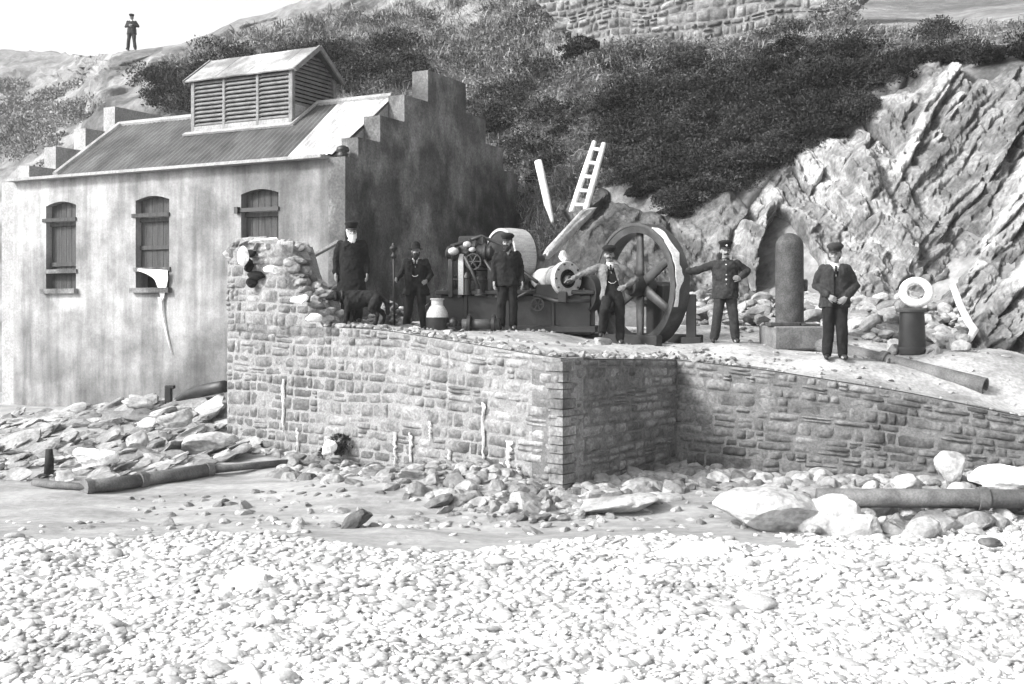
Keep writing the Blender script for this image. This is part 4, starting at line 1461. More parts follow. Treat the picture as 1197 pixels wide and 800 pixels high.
# round-headed bollard on its plinth
pb = W(925, 408, 18.7); pb[2] = zp(pb[0], pb[1]) - .03
pl = MB(); top = W(925, 381, 18.7)[2]
pl.bbox((pb[0], pb[1], (pb[2] + top) / 2), (.86, .8, top - pb[2]), np.array(Matrix.Rotation(.1, 3, 'Z')), .03)
o = obj('plinth', pl, M['mortardark'], 'low pale block carrying the round-headed iron bollard', 'plinth')
bl = MB(); c_ = np.array([pb[0] - .03, pb[1], top])
Hh = 1.56
bl.lathe([(.27, 0), (.27, .05), (.235, .06), (.232, Hh - .25)] + [(.232 * math.cos(a), Hh - .232 + .232 * math.sin(a)) for a in np.linspace(0.05, 1.5, 8)], c_, n=36)
bo_ = obj('bollard', bl, M['bollard'], 'tall round-headed iron bollard on a low pale block', 'bollard'); auto_smooth(bo_, 40)
q_ = MB(); q_.bbox(c_ + (.26, .05, .68), (.1, .12, .2), None, .02); obj('cleat', q_, M['bollard'], parent=bo_)
q_ = MB(); q_.bbox((pb[0] - .2, pb[1] - .2, top + .03), (.5, .3, .06), np.array(Matrix.Rotation(.1, 3, 'Z')), .01); q_.bbox((pb[0] + .25, pb[1] - .28, top + .02), (.3, .1, .04), None, .01)
obj('plank', q_, M['shutter'], 'dark flat board lying at the foot of the bollard', 'board')

# white ring on dark box post, white pole, pipe on the slipway
rbp = W(1066, 420, 18.2); rbp[2] = zp(rbp[0], rbp[1])
bxp = thing('mooring_post', rbp, 'short dark round post standing under the white ring', 'post')
q_ = MB(); q_.lathe([(.25, -.02), (.25, .06), (.215, .1), (.205, .4), (.195, .67), (.1, .68)], rbp, n=28); o = obj('casing', q_, M['iron'], parent=bxp); auto_smooth(o)
q_ = MB(); q_.lathe([(.225, .665), (.23, .68), (.23, .71), (.2, .73), (.05, .735)], rbp, n=28); o = obj('lid', q_, M['irongrey'], parent=bxp); auto_smooth(o)
ringc = rbp + (.07, -.0, .69 + .30)
q_ = MB()
Vr, n1, n2 = [], 32, 12
ax1 = np.array([.93, 0, .28]); ax2 = np.array([-.22, .45, .86])
for i in range(n1):
    a_ = 2 * math.pi * i / n1
    d_ = math.cos(a_) * ax1 * .215 + math.sin(a_) * ax2 * .205
    dn_ = d_ / np.linalg.norm(d_); up_ = np.cross(ax1, ax2); up_ /= np.linalg.norm(up_)
    for j in range(n2):
        b_ = 2 * math.pi * j / n2
        Vr.append(ringc + d_ + .068 * (math.cos(b_) * dn_ + math.sin(b_) * up_))
q_.add(Vr, [(i * n2 + j, i * n2 + (j + 1) % n2, ((i + 1) % n1) * n2 + (j + 1) % n2, ((i + 1) % n1) * n2 + j) for i in range(n1) for j in range(n2)])
obj('life_ring', q_, M['white'], 'white ring resting on top of the short round post', 'ring', smooth=True)
q_ = MB(); q_.tube([W(1114, 334, 19.4), W(1122, 356, 19.2), W(1133, 378, 19.0), W(1139, 386, 18.9), W(1133, 397, 18.7), W(1124, 405, 18.5)], [.055, .06, .065, .07, .055, .03], 10)
obj('bent_pole', q_, M['white'], 'white bent pole propped against the rocks right of the ring', 'pole', smooth=True)
p0, p1 = W(940, 412, 18.6), W(1152, 437, 16.6)
p0[2] = zp(p0[0], p0[1]) + .13; p1[2] = zp(p1[0], p1[1]) + .14
dp = (p1 - p0); Lp = np.linalg.norm(dp); dp /= Lp
pr = thing('slipway_pipe', p0, 'dark open-ended iron pipe lying on the slipway', 'pipe')
q_ = MB(); q_.lathe([(.10, Lp), (.13, Lp), (.13, 0), (.10, 0)], p0, dp, 24, closed=True); o = obj('barrel', q_, M['pipe'], parent=pr); auto_smooth(o)
q_ = MB(); q_.lathe([(.125, Lp * .45), (.165, Lp * .45), (.165, Lp * .45 + .1), (.125, Lp * .45 + .1)], p0, dp, 24, closed=True); o = obj('collar', q_, M['pipe'], parent=pr); auto_smooth(o)
q_ = MB(); q_.lathe([(.02, Lp - .3), (.101, Lp - .3), (.101, Lp - .32), (.02, Lp - .32)], p0, dp, 16); obj('dark_bore', q_, M['void'], parent=pr)

# long drain pipe at lower right
p0, p1 = W(955, 582, 13.6), W(1290, 584, 13.3)
pr = thing('drain_pipe', p0, 'long grey pipe lying level among boulders below the slipway', 'pipe')
q_ = MB(); q_.tube([p0, (p0 + p1) / 2, p1], .115, 24); obj('barrel', q_, M['pipe'], parent=pr, smooth=True)
q_ = MB()
dp = (p1 - p0) / np.linalg.norm(p1 - p0); q_.lathe([(.11, 0), (.14, 0), (.14, .12), (.11, .12)], p0 + dp * 1.9, dp, 24, closed=True); o = obj('collar', q_, M['pipe'], parent=pr); auto_smooth(o)

# jointed pipe at lower left
pts_ = []
for px, py, r_ in ((40, 564, .04), (102, 569, .08), (166, 561, .09), (244, 549, .08), (340, 537, .06), (388, 533, .05)):
    Yp = 15.5
    for _ in range(12):
        Yp = min(17.75, (EYE - r_ - gz((px - CX) * Yp / F, Yp)) * F / (py - HZ))
    q_ = W(px, py, Yp); q_[2] = gz(q_[0], q_[1]) + r_ + .02; pts_.append(q_)
pr = thing('outfall_pipe', pts_[1], 'jointed iron pipe running over the sand below the house', 'pipe')
for i, (a_, b_) in enumerate(zip(pts_[:-1], pts_[1:])):
    r_ = [.055, .10, .105, .06, .042][i]; a_ = a_ - (0, 0, .03); b_ = b_ - (0, 0, .03)
    q_ = MB(); q_.tube([a_, b_], [r_, r_ * (.95 if i < 3 else .85)], 20); obj('pipe_length', q_, M['pipe'], parent=pr, smooth=True)
for a_, b_, r_ in ((pts_[1], pts_[2], .12), (pts_[2], pts_[3], .125), (pts_[3], pts_[4], .115)):
    dp = (b_ - a_) / np.linalg.norm(b_ - a_)
    q_ = MB(); q_.lathe([(.05, -.05), (r_, -.05), (r_, .05), (.05, .05)], a_ - (0, 0, .03), dp, 20); o = obj('collar', q_, M['pipe'], parent=pr); auto_smooth(o)
# black hose stub at the foot of the house
q_ = MB(); q_.tube([W(204, 470, 23.4), W(222, 461, 23.0), W(240, 456, 22.4), W(262, 452, 21.6)], [.07, .12, .13, .12], 14)
obj('iron_spout', q_, M['iron'], 'black curved spout at the foot of the house beside the quay end', 'pipe', smooth=True)
q_ = MB(); c_ = W(197, 470, 22.5); q_.bbox(c_ + (0, 0, .12), (.14, .12, .34), None, .02); q_.bbox(c_ + (.03, 0, .3), (.2, .12, .08), None, .02)
obj('iron_stump', q_, M['iron'], 'small black iron stump at the foot of the house wall', 'stump')
q_ = MB(); c_ = W(57, 546, 16.3); q_.tube([c_ - (0, 0, .1), c_ + (.01, 0, .1), c_ + (.0, .01, .26)], [.07, .065, .05], 9)
obj('stake', q_, M['clothmid'] , 'short dark stake in the sand at far left', 'stake', smooth=True)

# dark heap and plank behind the old man
q_ = MB()
for k in range(70):
    x_, y_ = rng.normal() * .38, rng.normal() * .3
    add_rock(q_, (-3.25 + x_, 20.6 + y_, 2.15 + max(0, .75 - (x_ ** 2 + y_ ** 2) * 2.2) * rng.uniform(.3, 1)), rng.uniform(.12, .3, 3), rng, 2, 6)
obj('coal_heap', q_, M['darkrock'], 'heap of black coal against the house behind the old man', 'heap')
q_ = MB(); a_, b_ = W(352, 307, 20.2), W(396, 283, 20.4)
q_.tube([a_, b_], .05, 6); obj('plank', q_, M['timber'], 'plank lying across the black heap', 'plank')
# leafy dark weed at the base of the quay
cs = np.array([W(395, 522, 17.75) + rng.normal(size=3) * (.12, .05, .08) for _ in range(6)])
me_ = leaves_mesh('weed', cs, np.full(6, .18), 150, .055, M['scrub'], None, rng, kind=None)
tag(me_, 'dark leafy weed growing at the foot of the quay wall', 'plant')

# ------------------------------------------------------------------ boulders
def boulder(px, py, wpx, hpx, Y, m, label, group='boulders', depth=None, cuts=8, sub=4, tilt=.12, R=None, lift=0):
    k = Y / F
    q_ = MB()
    add_rock(q_, W(px, py, Y) + (0, 0, lift), (wpx * k * 1.12, (depth or wpx * k * .8), hpx * k * 1.2), rng, sub, cuts, tilt, R if R is not None else rotm(rng, tilt) @ np.eye(3) if False else np.array(Matrix.Rotation(rng.normal() * .25, 3, 'Z') @ Matrix.Rotation(rng.normal() * tilt, 3, 'Y')))
    return obj('boulder', q_, M[m], label, 'boulder', group)


boulder(285, 681, 54, 32, 9.9, 'whiterock', 'big white boulder lying alone on the shingle at left', 'white rocks')
boulder(815, 646, 66, 26, 11.3, 'whiterock', 'flat white boulder at the top of the shingle right of centre', 'white rocks', cuts=5)
boulder(900, 602, 125, 56, 13.0, 'boulder', 'largest pale boulder below the slipway, left of the pipe end')
boulder(968, 606, 70, 56, 12.8, 'boulder', 'tall pale boulder hiding the end of the long grey pipe')
boulder(1003, 618, 56, 34, 12.5, 'boulder', 'low rounded boulder in front of the end of the long grey pipe')
boulder(1168, 558, 70, 26, 14.3, 'whiterock', 'white flat boulder just above the long grey pipe at right', 'white rocks')
boulder(1112, 548, 40, 34, 14.6, 'boulder', 'pointed boulder between the slipway and the long grey pipe')
boulder(1058, 566, 36, 24, 14.5, 'boulder', 'small boulder resting behind the middle of the long grey pipe')
boulder(770, 588, 60, 26, 14.6, 'boulder', 'pale boulder under the inner corner of the quay')
boulder(700, 592, 130, 22, 14.2, 'wetrubble', 'long flat ledge of rock at the foot of the quay corner', cuts=4)
boulder(610, 588, 80, 26, 14.4, 'darkrock', 'dark undercut rock below the left face of the quay', cuts=5)
boulder(418, 608, 44, 18, 12.9, 'darkrock', 'dark slanting slab stuck in the sand left of centre', R=np.array(Matrix.Rotation(-.6, 3, 'Y')))
boulder(511, 588, 36, 13, 14.2, 'darkrock', 'dark narrow slab in the sand bank under the quay', R=np.array(Matrix.Rotation(-.4, 3, 'Y')))
boulder(774, 690, 26, 16, 10.0, 'darkrock', 'small dark stone on the shingle right of centre', 'dark stones')
boulder(1158, 634, 26, 12, 11.4, 'darkrock', 'dark flat stone on the shingle near the right edge', 'dark stones')
boulder(384, 524, 18, 20, 17.4, 'whiterock', 'small white rock beside the weed at the foot of the quay', 'white rocks')
boulder(160, 515, 24, 22, 17.8, 'boulder', 'pale boulder at the left end of the rubble bank')
boulder(245, 520, 60, 24, 18.6, 'boulder', 'slab of rock leaning against the left end of the quay')
boulder(110, 535, 50, 26, 16.8, 'whiterock', 'white flat rock on the sand above the jointed pipe', 'white rocks')
boulder(160, 472, 34, 14, 21.8, 'boulder', 'flat boulder on top of the rubble bank by the house')
boulder(205, 490, 40, 22, 19.8, 'boulder', 'sloping boulder in the middle of the rubble bank')

# loose rubble: too many to count
def rub(n, fn, m, name, label, smin, smax, slab=False):
    mb = MB()
    for _ in range(n):
        c_, big = fn()
        s_ = (smin + (smax - smin) * rng.random() ** 2.5) * big
        if slab:
            Rs = np.array(Matrix.Rotation(rng.normal() * .35 + .3, 3, 'Z') @ Matrix.Rotation(-.26 + rng.normal() * .2, 3, 'Y') @ Matrix.Rotation(rng.normal() * .25 + .25, 3, 'X'))
            add_rock(mb, c_, np.array([rng.uniform(1.1, 2.2), rng.uniform(.7, 1.2), rng.uniform(.25, .5)]) * s_, rng, 3, 10, R=Rs, box=.35, amp=.14)
            continue
        add_rock(mb, c_, np.array([rng.uniform(.8, 1.5), rng.uniform(.7, 1.2), rng.uniform(.4, .85)]) * s_, rng, 2 if s_ < .25 else 3, 7, .35)
    obj(name, mb, M[m], label, None, None, 'stuff')


def left_bank():
    px = rng.uniform(-40, 300); f_ = rng.random()
    x_ = rng.uniform(-11.5, -4.6); y_ = rng.uniform(max(15.9, 16.0 + (x_ + 5.9) * .8), 25.5)
    lim = 24.6 - (x_ + 3.6) * .52
    if y_ > lim: y_ = rng.uniform(17.4, max(17.6, lim))
    if x_ > -5.2 and y_ > 19.5: x_ -= 1.2
    return (x_, y_, gz(x_, y_) + .04), (1.15 if y_ > 18 else .7)


rub(1500, left_bank, 'rubble', 'rubble_bank', 'bank of broken rock below the house', .06, .5, True)


def quay_foot():
    t = rng.random()
    x_ = rng.uniform(-4.8, 9.5)
    y_ = np.interp(x_, FX, FY) - abs(rng.normal()) * (.75 if x_ > -2.7 else .14) - .15
    return (x_, y_, gz(x_, y_) + .02), (1 if x_ < 1 else 1.35)


rub(1500, quay_foot, 'wetrubble', 'quay_rubble', 'broken stones along the foot of the quay', .05, .32)


def strand():
    x_ = rng.uniform(-3.6, 3.5)
    y_ = np.interp(x_, FX, FY) - rng.uniform(.3, 2.1) + .12 * x_
    y_ = max(13.6, y_)
    if rng.random() < .45:
        x_ = rng.uniform(-5.2, 3.6); y_ = rng.uniform(12.9, 15.2)
        return (x_, y_, gz(x_, y_) - .02), .55
    return (x_, y_, gz(x_, y_) - .02), 1


rub(1300, strand, 'wetrubble', 'strand_rubble', 'low broken rock showing through the sand', .08, .42, False)


def right_rub():
    x_ = rng.uniform(3.2, 9.2); y_ = rng.uniform(12.6, 15.2)
    return (x_, y_, gz(x_, y_) + .04), 1


rub(520, right_rub, 'rubble', 'shore_rubble', 'stones among the boulders below the slipway', .08, .5)


def plat_rub():
    px = rng.uniform(800, 1130)
    a_, b_ = hill_profile(px)
    y_ = b_[0] - abs(rng.normal()) * .9 + .5
    y_ = max(y_, 18.9 if px < 1040 else 18.0)
    x_ = (px - CX) * y_ / F
    h_ = max(0, .75 - (b_[0] + .3 - y_) * .42)
    return (x_, y_, zp(x_, y_) + h_ * rng.uniform(.2, 1)), 1


rub(620, plat_rub, 'rubble', 'fallen_rock', 'pale fallen rock heaped at the foot of the cliff', .1, .55)


def edge_rub():
    x_ = rng.uniform(-4.5, 3.5)
    y_ = np.interp(x_, FX, FY) + abs(rng.normal()) * .5 + .08
    return (x_, y_, zp(x_, y_) + .01), 1


rub(520, edge_rub, 'rubble', 'edge_rubble', 'loose stones along the edge of the platform', .04, .2)
def heap():
    x_ = -2.25 + rng.normal() * .45; y_ = 20.7 + rng.normal() * .35
    return (x_, y_, zp(x_, y_) + max(0, .5 - .9 * abs(x_ + 2.25)) * rng.uniform(.1, 1)), 1


rub(170, heap, 'rubble', 'rubble_heap', 'pale rubble heaped behind the dog', .1, .34)


def grit():
    x_ = rng.uniform(-4.5, 9)
    y_ = np.interp(x_, FX, FY) + rng.uniform(.1, 5)
    return (x_, y_, zp(x_, y_) + .005), 1


rub(1100, grit, 'rubble', 'platform_grit', 'small stones and grit littering the slipway', .02, .13)
# ------------------------------------------------------------------ sea haze
hz = MB(); hz.box((0, 60, 16.5), (560, 420, 37))
hzm = bpy.data.materials.new('sea_haze'); hzm.use_nodes = True
nt = hzm.node_tree
nt.nodes.remove(nt.nodes['Principled BSDF'])
pv = nt.nodes.new('ShaderNodeVolumePrincipled')
pv.inputs['Color'].default_value = (.9, .9, .9, 1); pv.inputs['Density'].default_value = HAZE
pv.inputs['Anisotropy'].default_value = 0.2
nt.links.new(pv.outputs[0], nt.nodes['Material Output'].inputs['Volume'])
obj('haze', hz, hzm, kind='stuff')
# ------------------------------------------------------------------ people
def remesh(mb, voxel, smooth_it=3, sf=.5):
    me = bpy.data.meshes.new('t'); me.from_pydata([tuple(v) for v in mb.V()], [], mb.f)
    bm = bmesh.new(); bm.from_mesh(me); bmesh.ops.recalc_face_normals(bm, faces=bm.faces); bm.to_mesh(me); bm.free()
    o = bpy.data.objects.new('t', me); C.objects.link(o)
    m = o.modifiers.new('r', 'REMESH'); m.mode = 'VOXEL'; m.voxel_size = voxel
    m = o.modifiers.new('s', 'SMOOTH'); m.iterations = smooth_it; m.factor = sf
    dg = bpy.context.evaluated_depsgraph_get()
    ev = o.evaluated_get(dg)
    r = bpy.data.meshes.new_from_object(ev)
    n = len(r.vertices)
    V = np.zeros(n * 3, np.float32); r.vertices.foreach_get('co', V)
    Nn = np.zeros(n * 3, np.float32); r.vertex_normals.foreach_get('vector', Nn)
    fs = [tuple(p.vertices) for p in r.polygons]
    bpy.data.objects.remove(o); bpy.data.meshes.remove(me); bpy.data.meshes.remove(r)
    return V.reshape(-1, 3).astype(float), Nn.reshape(-1, 3).astype(float), fs


def folds(V, Nn, amp, freq, seed, stretch=(1, 1, .45)):
    return V + Nn * (amp * fbm(V * np.array(stretch), freq, 3, seed))[:, None]


def hand(mb, w, d, nrm, curl, s=1.0, side=1):
    """palm and five fingers; w wrist, d direction, nrm palm normal (towards which fingers close)"""
    d = np.asarray(d, float) / np.linalg.norm(d); nrm = np.asarray(nrm, float); nrm = nrm - d * nrm.dot(d); nrm /= np.linalg.norm(nrm)
    sd = np.cross(d, nrm) * side
    mb.loft([(w - d * .02, sd * .026, nrm * .022), (w + d * .02, sd * .034, nrm * .018), (w + d * .06, sd * .042, nrm * .015), (w + d * .092, sd * .041, nrm * .012)], 10)
    for k, L in enumerate((.070, .080, .074, .056)):
        b = w + d * (.088 - .004 * abs(k - 1.2)) + sd * (.031 - .0205 * k)
        dd = d.copy(); nn = nrm.copy(); pts = [b - d * .02, b]; rad = [.009, .009]
        for sgm, fr in enumerate((.45, .32, .25)):
            a = curl * (.55, .8, .6)[sgm] + .03 * k
            dd, nn = dd * math.cos(a) + nn * math.sin(a), nn * math.cos(a) - dd * math.sin(a)
            pts.append(pts[-1] + dd * L * fr); rad.append(.0085 - .001 * sgm)
        mb.tube(pts, rad, 8)
    a = .8
    t0 = w + d * .03 + sd * .03
    td = d * .75 + sd * .55 + nrm * (.2 + .25 * curl)
    td /= np.linalg.norm(td)
    t2 = td * .7 + d * .35 - sd * .1 * curl + nrm * .35 * curl; t2 /= np.linalg.norm(t2)
    mb.tube([t0 - td * .01, t0 + td * .035, t0 + td * .035 + t2 * .03, t0 + td * .035 + t2 * .052], [.014, .0115, .010, .007], 8)


def person(label, px, py_head, py_feet, Y, yaw, spec):
    base = W(px, py_feet, Y)
    if spec.get('z') is None: base[2] = zp(base[0], base[1]) + .01
    H = EYE + (HZ - py_head) * Y / F - base[2]
    k = (H - .02) / 1.80          # figure built 1.80 tall to the top of the hat
    cy, sy = math.cos(yaw), math.sin(yaw)
    Rz = np.array([[cy, -sy, 0], [sy, cy, 0], [0, 0, 1]])
    T = lambda V: (np.asarray(V, float) * k) @ Rz.T + base
    root = thing('person', base, label, 'person')
    root['group'] = 'men posing on the quay' if spec.get('quay', True) else 'men'
    if not spec.get('quay', True): del root['group']
    sd = int(px)
    A = spec['arms']; Lg = spec['legs']
    lean = np.array(spec.get('lean', (0, 0)))
    sh = lambda z: np.array([lean[0] * max(0, z - .9), lean[1] * max(0, z - .9), 0])
    hp = np.array([*spec.get('hip', (0, 0)), 0])
    P_ = lambda x, y, z: np.array([x, y, z]) + sh(z) + hp * max(0, min(1, 2 - z / .9))
    hd = P_(0, -.02, 1.60)
    sl, sr = P_(-.19, .01, 1.405), P_(.19, .01, 1.405)

    def put(name, V, fs, m, parent=root, smooth=True):
        W_ = T(V)
        me = mesh_from(W_ - ORG[parent.name], fs, m, smooth, name)
        return link(name, me, ORG[parent.name], parent)

    def putmb(name, mb, m, parent=root, smooth=True):
        return put(name, mb.V(), mb.f, m, parent, smooth)

    # --- body: one continuous surface
    b = MB()
    ht = spec.get('turn', 0.0)
    Hr = np.array(Matrix.Rotation(ht, 3, 'Z'))
    HS = 1.09
    Hr = Hr * HS
    hh = lambda x, y, z: hd + Hr @ np.array([x, y, z])
    b.ell(hh(0, .012, .03), (.075, .095, .092), 3, Hr)
    b.ell(hh(0, -.025, -.045), (.055, .062, .062), 3, Hr)
    b.ell(hh(0, -.055, -.088), (.03, .03, .024), 2)
    b.ell(hh(0, -.083, -.005), (.02, .012, .016), 2)
    b.cap(hh(0, -.083, .012), hh(0, -.106, -.030), .009, .014)
    for s_ in (-1, 1):
        b.ell(hh(s_ * .077, .01, -.012), (.011, .02, .032), 2, Hr)
        b.ell(hh(s_ * .034, -.072, -.028), (.024, .02, .02), 2)
        b.ell(hh(s_ * .03, -.082, .026), (.026, .012, .008), 2)
    b.cap(hh(-.018, -.078, -.062), hh(.018, -.078, -.062), .009, .009)
    b.cap(hh(0, .02, -.06), P_(0, .02, 1.40), .056, .064)
    X_, Y_ = np.array([1, 0, 0.]), np.array([0, 1, 0.])
    tor = [(.84, .135, .09), (.92, .165, .105), (1.04, .15, .095), (1.18, .165, .11), (1.30, .172, .112), (1.37, .13, .09), (1.43, .07, .065)]
    b.loft([(P_(0, .01, z), X_ * a, Y_ * c) for z, a, c in tor], 20)
    for sgn, s0 in ((0, sl), (1, sr)):
        e_, w_ = [np.array(q, float) for q in A[sgn][:2]]
        b.cap(s0 + (-.02 * np.sign(s0[0]), 0, -.035), e_, .05, .042); b.cap(e_, w_, .040, .028)
        h_, kn_, an_ = [np.array(q, float) for q in Lg[sgn]]
        h_ = h_ + hp
        b.cap(h_, kn_, .082, .055); b.cap(kn_ , an_, .054, .036)
        b.cap(an_ + (0, .02, -.03), an_ + (0, -.14, -.05), .035, .025)
    V, Nn, fs = remesh(b, .011, 2, .4)
    hb = MB(); hb.add(V, fs)
    for sgn in (0, 1):
        e_, w_ = [np.array(q, float) for q in A[sgn][:2]]
        opt = A[sgn][2] if len(A[sgn]) > 2 else {}
        d_ = np.array(opt.get('d', w_ - e_), float)
        hand(hb, w_, d_, opt.get('n', (0.6 if sgn == 0 else -.6, .2, 0.1)), opt.get('curl', .45), side=(-1 if sgn == 0 else 1) * opt.get('flip', 1))
    putmb('body', hb, M['skin'])
    for s_ in (-1, 1):
        e_ = MB(); e_.ell(hh(s_ * .031, -.083, .004), (.011, .008, .007), 2); putmb('eye', e_, M['eye'])
    # --- trousers
    t_ = MB()
    t_.loft([(P_(0, .01, z), X_ * a, Y_ * c) for z, a, c in ((.80, .15, .10), (.92, .182, .12), (1.04, .168, .11), (1.08, .16, .105))], 20)
    for sgn in (0, 1):
        h_, kn_, an_ = [np.array(q, float) for q in Lg[sgn]]
        h_ = h_ + hp
        t_.cap(h_, kn_, .108, .088); t_.cap(kn_, an_ + (0, .0, .02), .088, .080)
    V, Nn, fs = remesh(t_, .014, 2); V = folds(V, Nn, .013, 10, sd)
    put('trousers', V, fs, spec.get('trousers', M['cloth']))
    for sgn in (0, 1):
        h_, kn_, an_ = [np.array(q, float) for q in Lg[sgn]]
        td = np.array([-.2 if sgn == 0 else .2, -1, 0]); td /= np.linalg.norm(td)
        bt = MB(); bt.cap(an_ + (0, .02, .08), an_ + (0, .03, -.03), .055, .052); bt.cap(an_ + (0, .02, -.035), an_ + td * .15 + (0, 0, -.042), .046, .040)
        V, Nn, fs = remesh(bt, .010, 2); V[:, 2] = np.maximum(V[:, 2], an_[2] - .085)
        put('boot', V, fs, M['leather'])
    # --- shirt, collar, tie, waistcoat
    s_ = MB(); s_.loft([(P_(0, .01, z), X_ * a, Y_ * c) for z, a, c in ((1.0, .155, .103), (1.18, .172, .117), (1.30, .178, .12), (1.38, .13, .092), (1.44, .072, .072), (1.475, .068, .068))], 20)
    V, Nn, fs = remesh(s_, .014, 2); put('shirt', V, fs, M['shirt'])
    if spec.get('tie', True):
        s_ = MB(); s_.loft([(P_(0, -.088, 1.43), X_ * .018, Y_ * .012), (P_(0, -.108, 1.40), X_ * .014, Y_ * .014), (P_(0, -.128, 1.30), X_ * .028, Y_ * .014)], 8); putmb('tie', s_, M['cloth'])

    def cut_front(V, fs, gap):
        out = []
        for f in fs:
            c = V[list(f)].mean(0)
            l = c - sh(c[2])
            if l[1] < -.02 and abs(l[0]) < gap(c[2]): continue
            out.append(f)
        return out
    vest = spec.get('vest')
    if vest:
        s_ = MB(); s_.loft([(P_(0, .01, z), X_ * a, Y_ * c) for z, a, c in ((.96, .172, .122), (1.08, .170, .120), (1.2, .182, .130), (1.30, .185, .13), (1.38, .14, .10), (1.44, .085, .08))], 20)
        V, Nn, fs = remesh(s_, .014, 2); V = folds(V, Nn, .005, 12, sd + 3)
        fs = cut_front(V, fs, lambda z: .065 * np.clip((z - 1.27) / .17, 0, 1)); put('waistcoat', V, fs, vest)
        if spec.get('chain', True):
          ch = MB(); ch.tube([P_(-.07, -.128, 1.12), P_(-.03, -.142, 1.09), P_(.03, -.142, 1.095), P_(.07, -.128, 1.13)], .005, 6); putmb('watch_chain', ch, M['brass'])
    # --- coat
    cl = spec.get('coat_len', .78); flare = spec.get('flare', 0)
    j_ = MB()
    j_.loft([(P_(0, .015, z), X_ * a * 1.13, Y_ * c * 1.18) for z, a, c in ((cl, .205 + flare, .15 + flare * .7), (.95, .195, .142), (1.08, .188, .135), (1.2, .198, .142), (1.32, .208, .142), (1.40, .185, .112), (1.445, .115, .09))], 24)
    for sgn, s0 in ((0, sl), (1, sr)):
        e_, w_ = [np.array(q, float) for q in A[sgn][:2]]
        j_.cap(s0 + (0, 0, -.02), e_, .074, .062); j_.cap(e_, w_ - (w_ - e_) / np.linalg.norm(w_ - e_) * .03, .062, .052)
    V, Nn, fs = remesh(j_, .013, 2); V = folds(V, Nn, .017, 8, sd + 5, (1, 1, .6)); V = folds(V, Nn, .006, 24, sd + 8, (1, 1, 1))
    og = spec.get('open', 0.0); vz = spec.get('vneck', 1.30); vw = spec.get('vw', .07)
    def gap(z):
        g = vw * np.clip((z - vz) / (1.45 - vz), 0, 1)
        if og: g = max(g, og * (1 + .9 * np.clip((1.1 - z) / .3, 0, 1)))
        return g
    if not spec.get('buttoned'): fs = cut_front(V, fs, gap)
    jk = put('coat', V, fs, spec.get('coat', M['cloth']))
    if not spec.get('buttoned'):
        lp = MB()
        for s_ in (-1, 1):
            g0 = max(.03, og)
            q_ = [P_(s_ * .062, -.085, 1.445), P_(s_ * .125, -.098, 1.40), P_(s_ * .12, -.128, 1.33), P_(s_ * (g0 + .02), -.152, vz - .02), P_(s_ * (g0 * .8 + .012), -.145, vz), P_(s_ * .05, -.118, 1.40)]
            lp.add(q_ + [p_ + np.array([0, .012, 0]) for p_ in q_], [(0, 1, 2, 3, 4, 5), (11, 10, 9, 8, 7, 6)] + [(i, (i + 1) % 6, (i + 1) % 6 + 6, i + 6) for i in range(6)])
        putmb('lapel', lp, spec.get('coat', M['cloth']), jk, False)
    else:
        for i in range(6):
            for s_ in ((-.0,) if spec['buttoned'] == 1 else (-.055, .055)):
                q_ = MB(); z = 1.36 - i * .085; q_.ell(P_(s_, -.128 - .024 * min(1, i / 1.5) + .004 * max(0, i - 3), z), (.016, .009, .016), 2); putmb('button', q_, M['brass'], jk)
        q_ = MB(); q_.lathe([(.062, 0), (.075, 0), (.07, .05), (.06, .05)], P_(0, .012, 1.425), n=18, closed=True); putmb('collar', q_, spec.get('coat', M['cloth']), jk)
    # --- hair, beard, hat
    hc = M['hairwhite'] if spec.get('hair') == 'white' else M['hairdark']
    q_ = MB(); q_.ell(hh(0, .035, .035), (.083, .09, .088), 3, Hr); q_.ell(hh(0, .06, -.03), (.07, .05, .06), 2, Hr)
    V, Nn, fs = remesh(q_, .010, 1); put('hair', V, fs, hc)
    if spec.get('beard'):
        q_ = MB(); L = spec['beard']
        q_.ell(hh(0, -.068, -.095 - L * .4), (.052, .04, .045 + L * .5), 3, Hr)
        for s_ in (-1, 1): q_.cap(hh(s_ * .066, -.01, -.02), hh(s_ * .05, -.05, -.085), .016, .026)
        q_.cap(hh(-.035, -.085, -.05), hh(.035, -.085, -.05), .013, .013)
        V, Nn, fs = remesh(q_, .008, 1); V = folds(V, Nn, .006, 40, sd); put('beard', V, fs, hc)
    if spec.get('moustache'):
        q_ = MB(); q_.cap(hh(-.004, -.1, -.046), hh(-.042, -.083, -.056), .011, .007); q_.cap(hh(.004, -.1, -.046), hh(.042, -.083, -.056), .011, .007); putmb('moustache', q_, hc)
    kind = spec['hat']
    q_ = MB(); n = 28
    top = .185
    if kind == 'bowler':
        rings = [(hh(0, .01, z), Hr @ (X_ * a), Hr @ (Y_ * c)) for z, a, c in ((.045, .135, .16), (.038, .14, .165), (.048, .10, .12), (.052, .088, .108), (.11, .088, .106), (.15, .076, .092), (.178, .045, .055), (.184, .01, .012))]
    elif kind == 'peaked':
        rings = [(hh(0, .01, z), Hr @ (X_ * a), Hr @ (Y_ * c)) for z, a, c in ((.05, .084, .104), (.10, .088, .108), (.125, .106, .126), (.14, .112, .132), (.16, .10, .12), (.176, .05, .06), (.178, .01, .01))]
    else:
        rings = [(hh(0, z * .25 - .02, z + .0), Hr @ (X_ * a), Hr @ (Y_ * c)) for z, a, c in ((.05, .084, .104), (.08, .092, .115), (.10, .112, .135), (.125, .115, .135), (.155, .09, .10), (.17, .04, .045), (.172, .01, .01))]
    q_.loft(rings, n)
    ho = putmb('hat' if kind == 'bowler' else 'cap', q_, spec.get('hatm', M['cloth']))
